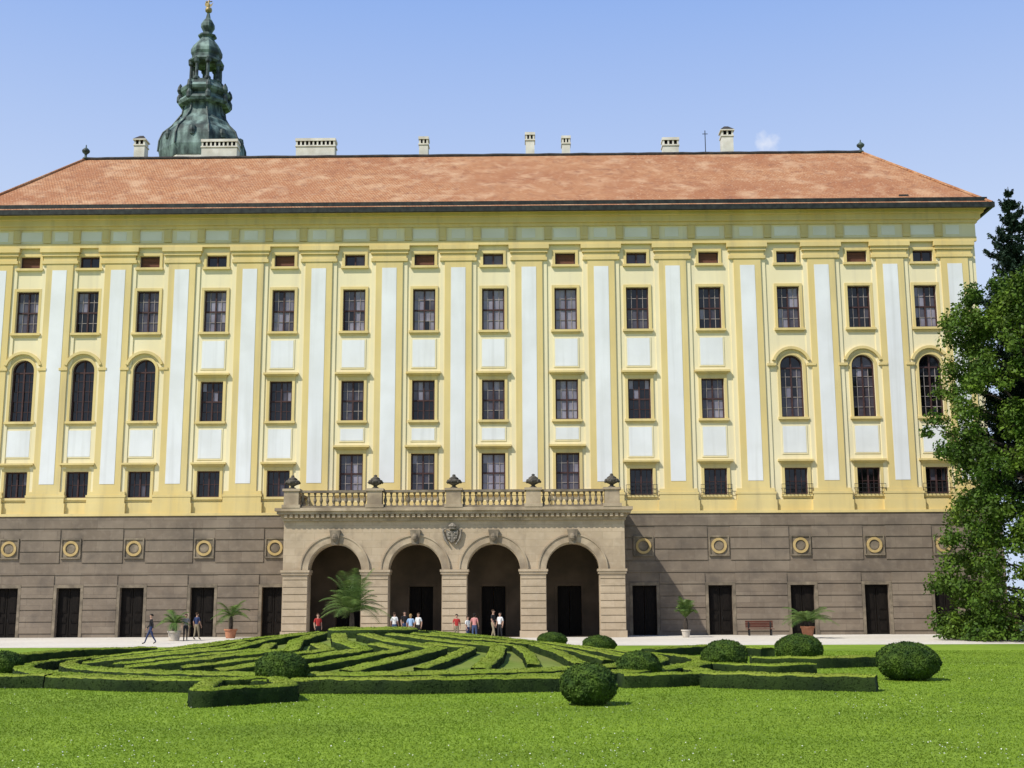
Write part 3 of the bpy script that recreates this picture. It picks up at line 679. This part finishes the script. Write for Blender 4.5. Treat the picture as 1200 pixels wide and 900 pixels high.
hedge('box_hedge', 'far right low hedge before the gravel, right of the parterre', 'hedge', gp([(760, 771), (830, 766), (900, 770)]), .7, .38)

def ball(label, px, pyb, wpx, hpx):
    zb = 0.0
    for _ in range(6): g = gr(px, pyb, zb); zb = zb * .4 + mz(g.x, g.y) * .6
    d = mpp(g); rx = wpx * d / 2; hz = hpx * d
    n = int(900 * max(1.0, (rx / .6) ** 2) * 4.2)
    V = []; Fq = []
    NU, NV = 40, 22
    ph = rng.uniform(0, 6, 6)
    def surf(th, z):
        return 1 + .03 * np.sin(3 * th + ph[0] + 4 * z) + .025 * np.sin(5 * th + ph[1] - 6 * z) + .015 * np.sin(9 * th + ph[2] + 9 * z)
    for i in range(NV + 1):
        v = -.92 + 1.92 * i / NV; v = min(v, .999)
        for k in range(NU):
            th = 2 * PI * k / NU; rr = math.sqrt(max(0, 1 - v * v)) ** .95 * surf(th, v)
            V.append((rx * rr * math.cos(th), rx * rr * math.sin(th), hz * (.5 + .52 * v)))
    for i in range(NV):
        for k in range(NU): Fq.append((i * NU + k, i * NU + (k + 1) % NU, (i + 1) * NU + (k + 1) % NU, (i + 1) * NU + k))
    V = np.array(V); V += rng.normal(size=V.shape) * .012; Fq = np.array(Fq)
    fi = rng.integers(0, len(Fq), n); w1, w2 = rng.uniform(size=(n, 1)), rng.uniform(size=(n, 1))
    Q = (V[Fq[fi, 0]] * (1 - w1) + V[Fq[fi, 1]] * w1) * (1 - w2) + (V[Fq[fi, 3]] * (1 - w1) + V[Fq[fi, 2]] * w1) * w2
    nn = nrm(Q - np.array([0, 0, hz * .5])); lv = leaf_quads(Q + nn * (.012 + np.abs(rng.normal(size=(n, 1))) * .014), nn, .055, .7, .7)
    Vv, Ff = join([(V, Fq), lv])
    o = npmesh('topiary_ball', (Vv, Ff), 4, m_ball, loc=(g.x, g.y, zb)); tag(o, label, 'topiary', None)
ball('round topiary ball nearest the camera, standing on the open front lawn', 690, 826, 64, 46)
ball('rounded topiary bush at the left front of the parterre', 329, 803, 60, 39)
ball('topiary ball cut off by the left edge of the photo', 4, 793, 40, 28)
ball('topiary ball at the right rim of the parterre, behind the nearest ball', 749, 797, 50, 32)
ball('small flat topiary dome at the far right rim of the parterre', 702, 766, 38, 20)
ball('smallest topiary dome, farthest back beside the porch', 647, 758, 34, 16)
ball('topiary ball at the corner of the right hedges, left of the potted palm', 850, 787, 52, 35)
ball('topiary ball in front of the terracotta potted palm', 937, 777, 54, 32)
ball('large topiary ball standing alone at the far right of the lawn', 1065, 797, 70, 42)

# ------------------------------------------------------------------ grass blades and daisies
def scatter(n, d0, d1):
    t = rng.uniform(size=n); d = d0 * (d1 / d0) ** (t ** .9)
    x = rng.uniform(-.47, .47, size=n) * d; y = CP.y + d
    k = np.hypot(x - MC.x, y - MC.y) > MR + .1
    return x[k], y[k], d[k]
x, y, d = scatter(330000, 16, 58)
n = len(x); a = rng.uniform(0, 2 * PI, n); hgt = rng.uniform(.010, .024, n) * (1 + d / 70); wd = .006 + d * .0003
ln = rng.normal(size=(n, 2)) * .025
A = np.stack([x - np.cos(a) * wd, y - np.sin(a) * wd, np.zeros(n)], 1); B = np.stack([x + np.cos(a) * wd, y + np.sin(a) * wd, np.zeros(n)], 1)
Cc = np.stack([x + ln[:, 0], y + ln[:, 1], hgt], 1)
V = np.stack([A, B, Cc], 1).reshape(-1, 3)
tag(npmesh('grass', (V, np.arange(3 * n).reshape(n, 3)), 3, m_blade), 'short mown green grass covering the front lawn', 'grass', kind='stuff')
x, y, d = scatter(4200, 17, 52); n = len(x)
cl = np.sin(x * .9 + 1) + np.sin(y * .7) + rng.normal(size=n) * .9; k = cl > .7; x, y, d = x[k], y[k], d[k]; n = len(x)
V, Fq = leaf_quads(np.stack([x, y, np.full(n, .03)], 1), np.tile([0, -.2, 1.], (n, 1)), .022, .25, 1.0)
tag(npmesh('daisies', (V, Fq), 4, m_daisy), 'tiny white daisies scattered through the front lawn', 'flowers', kind='stuff')

# ------------------------------------------------------------------ trees
def tree_big():
    base = Vector((gr(1262, 752).x, -14.5, 0)); root = empty('broadleaf_tree', base)
    tag(root, 'large leafy green tree with branches sweeping to the ground at the right edge', 'tree')
    prof = [(0.2, 5.6), (2, 6.9), (4, 7.1), (6, 6.2), (8, 5.9), (10, 6.3), (12, 6.7), (14.5, 6.7), (16.5, 5.9), (18.5, 5.3), (20, 4.9), (21.2, 4.2), (22.2, 2.8)]
    pz = [p[0] for p in prof]; pr_ = [p[1] * .94 for p in prof]
    tr = MB(); tr.tube([(0, 0, -.1), (.05, 0, 1.5), (.1, .05, 6), (-.1, .1, 12), (.1, 0, 17), (0, 0, 20)], [.6, .45, .38, .3, .18, .06], 10)
    cl = []
    for k in range(640):
        z = rng.uniform(.3, 21.8); R = np.interp(z, pz, pr_); t = rng.uniform(0, 2 * PI)
        if math.sin(t) > .45 and rng.uniform() < .6: continue                      # thinner at the back
        lob = 1 + .09 * math.sin(3 * t + z * .9) + .07 * math.sin(5 * t - z * .7)
        r = R * lob * math.sqrt(rng.uniform(.35, 1.0)); rad = rng.uniform(.42, .95)
        r = max(.3, r - rad * .65)
        c = (r * math.cos(t), r * math.sin(t), z, rad)
        if z < 2.2 and c[0] > -3.8: continue                                       # open beneath the crown on the right
        if z > 18.5 and c[0] > -1.0 and rng.uniform() < .6: continue
        cl.append(c)
    for k in range(46):                                                            # low skirt near the grass on the left
        t = rng.uniform(PI * .75, PI * 1.3); r = rng.uniform(3.8, 6.2); cl.append((r * math.cos(t), r * math.sin(t), rng.uniform(.3, 1.6), rng.uniform(.4, .8)))
    for c in cl[::6]:
        z0 = max(1.2, c[2] - rng.uniform(.5, 2.5)); tr.tube([(0, 0, min(z0, 19)), (c[0] * .5, c[1] * .5, (z0 + c[2]) / 2 + .3), (c[0] * .9, c[1] * .9, c[2])], [.11, .07, .02], 5)
    tr.build('trunk', m_bark, root)
    Ps, Ns = [], []
    for (cx_, cy_, cz_, r) in cl:
        m = int(290 * r * r) + 90; dv = nrm(rng.normal(size=(m, 3))); rr = r * rng.uniform(.2, 1.15, size=(m, 1)) ** .7
        p = np.array([cx_, cy_, cz_]) + dv * rr * np.array([1.1, 1.1, .85]); p[:, 2] -= .4 * (np.hypot(dv[:, 0], dv[:, 1])) * r * rng.uniform(.3, 1.7, size=m)
        Ps.append(p); Ns.append(dv + np.array([0, 0, .6]))
    P = np.concatenate(Ps); Nn = np.concatenate(Ns); k = P[:, 2] > .1
    npmesh('crown', leaf_quads(P[k], nrm(Nn[k]), .24, .7, .58), 4, m_leaf, parent=root)
tree_big()
def tree_back():
    root = empty('broadleaf_tree', (44.5, 6, 0)); tag(root, 'dark tree seen in the gaps behind the big right tree, beyond the palace corner', 'tree')
    tr = MB(); tr.tube([(0, 0, -.1), (0, 0, 3), (.2, 0, 8), (0, 0, 13)], [.45, .36, .25, .05], 9)
    Ps, Ns = [], []
    for k in range(130):
        z = rng.uniform(1.2, 14.5); R = 6.4 * math.sin(PI * min(1, (z + 3) / 19)) ** .6; t = rng.uniform(0, 2 * PI); r = R * math.sqrt(rng.uniform(.1, 1)); q = rng.uniform(.8, 1.5)
        if k % 5 == 0: tr.tube([(0, 0, max(1.5, z - 2)), (r * .5 * math.cos(t), r * .5 * math.sin(t), z - .6), (r * .9 * math.cos(t), r * .9 * math.sin(t), z)], [.1, .07, .02], 5)
        m = int(170 * q * q); dv = nrm(rng.normal(size=(m, 3))); Ps.append(np.array([r * math.cos(t), r * math.sin(t), z]) + dv * q * rng.uniform(.3, 1, size=(m, 1)) ** .6); Ns.append(dv + np.array([0, 0, .5]))
    tr.build('trunk', m_bark, root)
    P = np.concatenate(Ps); Nn = np.concatenate(Ns); k = P[:, 2] > .2
    npmesh('crown', leaf_quads(P[k], nrm(Nn[k]), .34, .7, .6), 4, m_darkleaf, parent=root)
tree_back()
def spruce():
    p = at(1181, 219, -11); root = empty('spruce_tree', (p.x, -11, 0)); H = p.z
    tag(root, 'tall dark spruce with ragged pointed top rising behind the broadleaf tree', 'tree')
    tr = MB(); tr.tube([(0, 0, -.1), (0, 0, H * .5), (0, 0, H)], [.42, .22, .02], 8); tr.build('trunk', m_bark, root)
    Ps, Ns = [], []
    z = H - .3
    while z > 8:
        f = (H - z); R = min(.3 + .32 * f, 3.4); nb = 5 + int(min(f, 6) * .9)
        for k in range(nb):
            t = rng.uniform(0, 2 * PI); L = R * rng.uniform(.55, 1.2); m = int(34 + 110 * L)
            s = rng.uniform(.05, 1, m); drop = .24 * L * (1 - (2 * s - 1) ** 2) * -1 + .12 * L * s ** 2
            wv = rng.normal(size=m) * .13 * L * (1.1 - s) ** .5
            q = np.stack([np.cos(t) * s * L - np.sin(t) * wv, np.sin(t) * s * L + np.cos(t) * wv, z + drop - np.abs(wv) * .5 - rng.uniform(0, .28, m)], 1)
            Ps.append(q); Ns.append(np.tile([0, 0, 1.], (m, 1)))
        z -= rng.uniform(.34, .58) + .015 * f
    P = np.concatenate(Ps); N_ = np.concatenate(Ns)
    npmesh('crown', leaf_quads(P, N_, .27, .9, .38), 4, m_needle, parent=root)
spruce()

# ------------------------------------------------------------------ potted plants
def pot(root, r, h, m):
    b = MB(); b.lathe([(r * .68, 0), (r * .74, .03), (r * .95, h * .82), (r * 1.08, h * .84), (r * 1.08, h), (r * .93, h), (r * .9, h * .9)], 0, 0, 18)
    o = b.build('pot', m, root, smooth=False)
    s = MB(); s.lathe([(r * .9, h * .88), (r * .9, h * .9 + .005)], 0, 0, 18); s.build('soil', m_soil, o)
def palm(label, px, pyb, size, spread, nf, pm, ph=.62, pr_=.42, trunk=.35, el0=.15, el1=1.0):
    g = gr(px, pyb); root = empty('potted_palm', (g.x, g.y, .004), random.uniform(0, 6)); tag(root, label, 'potted palm')
    pot(root, pr_, ph, pm)
    z0 = ph * .9; b = MB()
    b.lathe([(.13, z0), (.16, z0 + trunk * .3), (.14, z0 + trunk * .7), (.1, z0 + trunk)], 0, 0, 10); b.build('trunk', m_bark, root)
    z0 += trunk
    for k in range(nf):
        t = 2 * PI * k / nf * 1.0 + rng.uniform(-.25, .25); el = el0 + (el1 - el0) * ((k * .618) % 1.0); L = size * rng.uniform(.8, 1.1); f = MB()
        pts = []
        for s in range(9):
            q = s / 8; rad = spread * L * q * (1.05 - .55 * el) * .95; h = L * (q * (.25 + .95 * el) - (.75 - .15 * el) * q * q)
            pts.append(Vector((rad * math.cos(t), rad * math.sin(t), z0 + h)))
        f.tube(pts, [.022 - .0022 * s for s in range(9)], 4)
        sd = Vector((-math.sin(t), math.cos(t), 0))
        for s in range(2, 34):
            q = s / 34 * 8; i = min(int(q), 7); p = pts[i].lerp(pts[i + 1], q - i); dr = (pts[i + 1] - pts[i]).normalized()
            ll = L * .26 * math.sin(PI * (s / 36) ** .7) + .05
            for sg in (-1, 1):
                tip = p + (sd * sg * .85 + dr * .55 + Vector((0, 0, -.25))) * ll; w = dr * .022
                f.poly([p - w, p + w, tip])
        f.build('frond', m_palm, root)
palm('small potted palm on the gravel at the far left beside two people', 204, 751, 1.6, 1.0, 14, m_palepot, trunk=.5)
palm('slender potted palm on the gravel left of the porch', 270, 748, 1.9, 1.0, 14, m_terra, trunk=.9)
palm('large spreading potted palm standing before the leftmost porch arch', 412, 752, 3.1, 1.0, 34, m_palepot, trunk=1.1, ph=.7, pr_=.5, el0=.25, el1=1.25)
palm('potted palm with wide low fronds in a terracotta pot right of the porch', 947, 748, 2.1, 1.35, 20, m_terra, ph=.75, pr_=.42, trunk=.35, el0=.3, el1=.9)
palm('narrow upright potted palm against the wall just right of the porch', 804, 747, 1.9, .6, 14, m_palepot, ph=.5, pr_=.3, trunk=.8, el0=.6, el1=1.2)
g = gr(1184, 749); root = empty('flower_pot', (g.x, g.y, .004)); tag(root, 'wide terracotta pot with low green plant beneath the big right tree', 'flower pot'); pot(root, .62, 1.0, m_terra)
n = 500; dv = nrm(rng.normal(size=(n, 3))); dv[:, 2] = np.abs(dv[:, 2]); P = dv * np.array([.6, .6, .35]) + np.array([0, 0, .95])
npmesh('plant', leaf_quads(P, dv, .13, .6, .5), 4, m_palm, parent=root)
# bench
root = empty('park_bench', (at(891, 744, -2.2).x, -2.2, .004)); tag(root, 'dark red slatted bench against the stone wall right of the porch', 'bench')
b = MB()
for k in range(4): b.box(-.95, .95, -.22 + k * .12, -.12 + k * .12, .43, .47)
b.build('seat', m_bench, root)
b = MB()
for k in range(4): b.box(-.95, .95, .27 + k * .025, .30 + k * .025, .54 + k * .12, .64 + k * .12)
b.build('backrest', m_bench, root)
for x_ in (-.75, .75):
    for yy in (-.18, .24):
        b = MB(); b.box(x_ - .035, x_ + .035, yy - .035, yy + .035, 0, .428 if yy < 0 else .95); b.build('leg', m_iron, root)

# ------------------------------------------------------------------ people
SKIN = cloth('skin', (.44, .27, .19)); SHOE = cloth('shoe_leather', (.03, .025, .022)); EYE = cloth('eye', (.02, .015, .012)); LIP = cloth('lip', (.35, .14, .11))
def person(label, px, pyb, H, face, shirt, pants, hairc, stride=.0, long_sleeve=False, shorts=False, longhair=False, group=None, armup=0.0):
    g = gr(px, pyb); k = H / 1.76
    J = [((0, 0, .96), .125), ((0, 0, 1.13), .118), ((0, 0, 1.33), .14), ((0, .005, 1.50), .05), ((0, -.015, 1.575), .075), ((0, -.005, 1.66), .09), ((0, .005, 1.715), .062)]
    E = [(0, 1), (1, 2), (2, 3), (3, 4), (4, 5), (5, 6)]; Z = ['s', 's', 'n', 'k', 'k', 'k']
    palms = []
    for s in (-1, 1):
        st = stride * s; n = len(J); au = armup if s > 0 else 0
        J += [((.18 * s, 0, 1.43), .058), ((.235 * s, .03 + .10 * st, 1.15), .043), ((.24 * s, -.06 + .2 * st - .16 * au, .92 + .26 * au), .03), ((.24 * s, -.08 + .23 * st - .2 * au, .85 + .3 * au), .034)]
        E += [(2, n), (n, n + 1), (n + 1, n + 2), (n + 2, n + 3)]; Z += ['s', 's', 's' if long_sleeve else 'k', 'k']
        palms.append(Vector(J[n + 3][0]))
        n = len(J); kb = .10 if st > 0 else 0
        J += [((.095 * s, 0, .90), .092), ((.10 * s, -.16 * -st * 1.0 - .05 * abs(st), .50), .06), ((.10 * s, .36 * st, .09 + kb * .5 * abs(st)), .04), ((.115 * s, .36 * st - .16, .035 + kb * .1 * abs(st)), .034)]
        E += [(0, n), (n, n + 1), (n + 1, n + 2), (n + 2, n + 3)]; Z += ['p', 'p', 'k' if shorts else 'p', 'f']
    me = bpy.data.meshes.new('person'); me.from_pydata([tuple(c * k for c in j[0]) for j in J], E, [])
    tmp = bpy.data.objects.new('person_tmp', me); COL.objects.link(tmp)
    tmp.modifiers.new('Skin', 'SKIN'); sv = me.skin_vertices[0].data
    for i, j in enumerate(J): sv[i].radius = (j[1] * k, j[1] * k)
    sv[0].use_root = True
    md = tmp.modifiers.new('Sub', 'SUBSURF'); md.levels = 2; md.render_levels = 2
    dg = bpy.context.evaluated_depsgraph_get(); nm = bpy.data.meshes.new_from_object(tmp.evaluated_get(dg))
    bpy.data.objects.remove(tmp)
    V = [tuple(v.co) for v in nm.vertices]; Fs = [tuple(p.vertices) for p in nm.polygons]; mi = []
    JV = [Vector(j[0]) * k for j in J]; mp_ = {'s': 0, 'p': 1, 'k': 2, 'f': 3, 'n': 0}
    for f in Fs:
        c = sum((Vector(V[i]) for i in f), Vector()) / len(f); best = None
        for e, zn in zip(E, Z):
            a, bb = JV[e[0]], JV[e[1]]; t = max(0, min(1, (c - a).dot(bb - a) / (bb - a).length_squared)); dd = (c - a.lerp(bb, t)).length
            if best is None or dd < best[0]: best = (dd, zn, e)
        zn = best[1]
        if zn == 'n' and c.z > 1.46 * k: zn = 'k'
        if zn == 's' and best[2] == (0, 1) and c.z < 1.0 * k: zn = 'p'
        if not long_sleeve and zn == 's' and abs(c.x) > .2 * k and c.z < 1.22 * k: zn = 'k'
        mi.append(mp_[zn])
    b = MB(); b.v = V; b.f = Fs; b.m = mi
    for s, pm in zip((-1, 1), palms):                                  # fingers and thumb
        for q in range(4):
            y_ = (-.03 + .02 * q); l = (.07, .085, .08, .06)[q]; p0 = (pm + Vector((0, y_, -.02))) * k
            b.tube([p0, p0 + Vector((-.008 * s, -.006, -l * .5)) * k, p0 + Vector((-.03 * s, -.012, -l)) * k], [.010 * k, .009 * k, .006 * k], 5, 2)
        p0 = (pm + Vector((-.01 * s, -.035, .015))) * k; b.tube([p0, p0 + Vector((-.02 * s, -.03, -.03)) * k, p0 + Vector((-.025 * s, -.035, -.06)) * k], [.011 * k, .01 * k, .007 * k], 5, 2)
    b.tube([Vector((0, -.085, 1.665)) * k, Vector((0, -.118, 1.625)) * k], [.008 * k, .016 * k], 6, 2)      # nose
    b.tube([Vector((-.025, -.085, 1.585)) * k, Vector((.025, -.085, 1.585)) * k], .007 * k, 5, 4)           # mouth
    for s in (-1, 1):
        b.lathe([(.003 * k, 1.643 * k), (.013 * k, 1.655 * k), (.003 * k, 1.667 * k)], .033 * s * k, -.084 * k, 6, 5)
        b.lathe([(.004 * k, 1.615 * k), (.018 * k, 1.645 * k), (.006 * k, 1.68 * k)], .09 * s * k, .005 * k, 6, 2)
    o = b.build('person', [shirt, pants, SKIN, SHOE, LIP, EYE], None, smooth=True, loc=(g.x, g.y, .004)); o.rotation_euler = (0, 0, face)
    tag(o, label, 'person', group)
    h = MB(); NU, NV = 16, 10
    for i in range(NV + 1):
        v = PI * i / NV
        for q in range(NU):
            t = 2 * PI * q / NU; xx, yy, zq = math.sin(v) * math.cos(t), math.sin(v) * math.sin(t), math.cos(v)
            dn = 1.9 if (longhair and yy > .15) else 1.0
            h.v.append((xx * .098 * k, (yy * .108 + .016) * k, (1.675 + zq * .098 * (dn if zq < 0 else 1)) * k))
    for i in range(NV):
        for q in range(NU):
            t = 2 * PI * (q + .5) / NU; v = PI * (i + .5) / NV
            if math.sin(v) * math.sin(t) < -.2 and math.cos(v) < .45: continue
            if not longhair and math.cos(v) < -.35: continue
            h.f.append((i * NU + q, i * NU + (q + 1) % NU, (i + 1) * NU + (q + 1) % NU, (i + 1) * NU + q)); h.m.append(0)
    h.build('hair', hairc, o, smooth=True)
K = lambda n, *c: cloth(n, c)
black = K('black_cloth', .02, .02, .022); navy = K('navy_cloth', .03, .045, .11); white = K('white_cloth', .7, .7, .68); red = K('red_cloth', .42, .04, .035)
blue = K('pale_blue_cloth', .3, .45, .65); pink = K('pink_cloth', .58, .25, .23); grey = K('grey_cloth', .2, .2, .2); khaki = K('khaki_cloth', .3, .25, .16); jean = K('denim', .06, .09, .18)
brownh = K('brown_hair', .05, .028, .015); blackh = K('black_hair', .012, .01, .008); blondh = K('blond_hair', .35, .22, .09)
person('person in black clothes walking on the gravel, farthest left of all', 176, 755, 1.72, -1.3, black, navy, blackh, .9, True)
person('person in grey top and dark trousers beside the small left palm', 217, 751, 1.68, .3, grey, black, brownh, .3)
person('person in navy shirt with light trousers, right of the small left palm', 230, 750, 1.75, 2.6, navy, khaki, brownh, .4)
person('person in red top standing left of the large palm, half hidden by hedges', 372, 753, 1.7, .5, red, black, brownh, .2)
person('person in white shirt, leftmost of the group before the second arch', 462, 750, 1.72, 2.8, white, jean, brownh, .3)
person('person in black top, second from left in the group before the second arch', 474, 749, 1.78, .4, black, jean, blackh, .2)
person('person with long blond hair and pale blue top before the second arch', 481, 752, 1.64, 3.0, blue, khaki, blondh, .3, longhair=True)
person('person in white top and dark shorts, rightmost of the group before the second arch', 490, 751, 1.7, -.6, white, black, brownh, .4, shorts=True)
person('person in red shirt before the middle pillar of the porch', 535, 752, 1.62, .2, red, khaki, blackh, .2)
person('person with long dark hair and pink top before the third arch', 556, 751, 1.66, 2.9, pink, jean, blackh, .35, longhair=True)
person('small person in white top left of the person in pink', 548, 752, 1.5, .9, white, navy, brownh, .3, shorts=True)
person('tall person in black shirt and khaki trousers before the third arch', 578, 749, 1.85, 1.1, black, khaki, brownh, .5, armup=.8)
person('person in white shirt and dark trousers right of the tall one in black', 586, 750, 1.7, -.7, white, black, blackh, .2)

# ------------------------------------------------------------------ light and sky
EL, AZ = math.radians(50), math.radians(50)
S = Vector((-math.sin(AZ) * math.cos(EL), -math.cos(AZ) * math.cos(EL), math.sin(EL)))
ld = bpy.data.lights.new('sun', 'SUN'); ld.energy = 5.0; ld.angle = math.radians(.5); ld.color = (1, .95, .86)
lo = bpy.data.objects.new('sun', ld); COL.objects.link(lo); lo.rotation_euler = S.to_track_quat('Z', 'Y').to_euler(); lo.location = (-40, -60, 60)
w = bpy.data.worlds.new('World'); scn.world = w; w.use_nodes = True; nt = w.node_tree; N = nt.nodes; L = nt.links
bg = N['Background']; bg.inputs[1].default_value = .115
sk = N.new('ShaderNodeTexSky'); sk.sky_type = 'NISHITA'; sk.sun_disc = False; sk.sun_elevation = EL; sk.sun_rotation = math.atan2(S.x, S.y); sk.air_density = 1.0; sk.dust_density = 1.2; sk.ozone_density = 2.0
tc = N.new('ShaderNodeTexCoord')
# summer haze: paler towards the horizon, deeper blue overhead
sx = N.new('ShaderNodeSeparateXYZ'); L.new(tc.outputs['Generated'], sx.inputs[0])
hz = N.new('ShaderNodeValToRGB'); L.new(sx.outputs[2], hz.inputs[0])
el = hz.color_ramp.elements; el[0].position = .26; el[0].color = (.55, .65, .85, 1); el[1].position = .50; el[1].color = (.225, .385, .79, 1)
e3 = hz.color_ramp.elements.new(.85); e3.color = (.07, .15, .42, 1)
sc = N.new('ShaderNodeVectorMath'); sc.operation = 'SCALE'; L.new(hz.outputs[0], sc.inputs[0]); sc.inputs['Scale'].default_value = 10.2
hm = N.new('ShaderNodeMix'); hm.data_type = 'RGBA'; hm.inputs[0].default_value = .85; L.new(sk.outputs[0], hm.inputs[6]); L.new(sc.outputs[0], hm.inputs[7])
pd = ray(897, 167).normalized()
ds = N.new('ShaderNodeVectorMath'); ds.operation = 'DISTANCE'; L.new(tc.outputs['Generated'], ds.inputs[0]); ds.inputs[1].default_value = pd
nz = N.new('ShaderNodeTexNoise'); nz.inputs['Scale'].default_value = 120; nz.inputs['Detail'].default_value = 5; L.new(tc.outputs['Generated'], nz.inputs['Vector'])
ma = N.new('ShaderNodeMath'); ma.operation = 'MULTIPLY_ADD'; L.new(nz.outputs['Fac'], ma.inputs[0]); ma.inputs[1].default_value = .022; L.new(ds.outputs['Value'], ma.inputs[2])
mr = N.new('ShaderNodeMapRange'); L.new(ma.outputs[0], mr.inputs[0]); mr.inputs[1].default_value = .021; mr.inputs[2].default_value = .010; mr.inputs[3].default_value = 0; mr.inputs[4].default_value = .6
mc = N.new('ShaderNodeMix'); mc.data_type = 'RGBA'; L.new(mr.outputs[0], mc.inputs[0]); L.new(hm.outputs[2], mc.inputs[6]); mc.inputs[7].default_value = (8.0, 8.1, 8.5, 1)
L.new(mc.outputs[2], bg.inputs[0])
scn.view_settings.view_transform = 'Standard'; scn.view_settings.look = 'None'; scn.view_settings.exposure = 0; scn.view_settings.gamma = 1
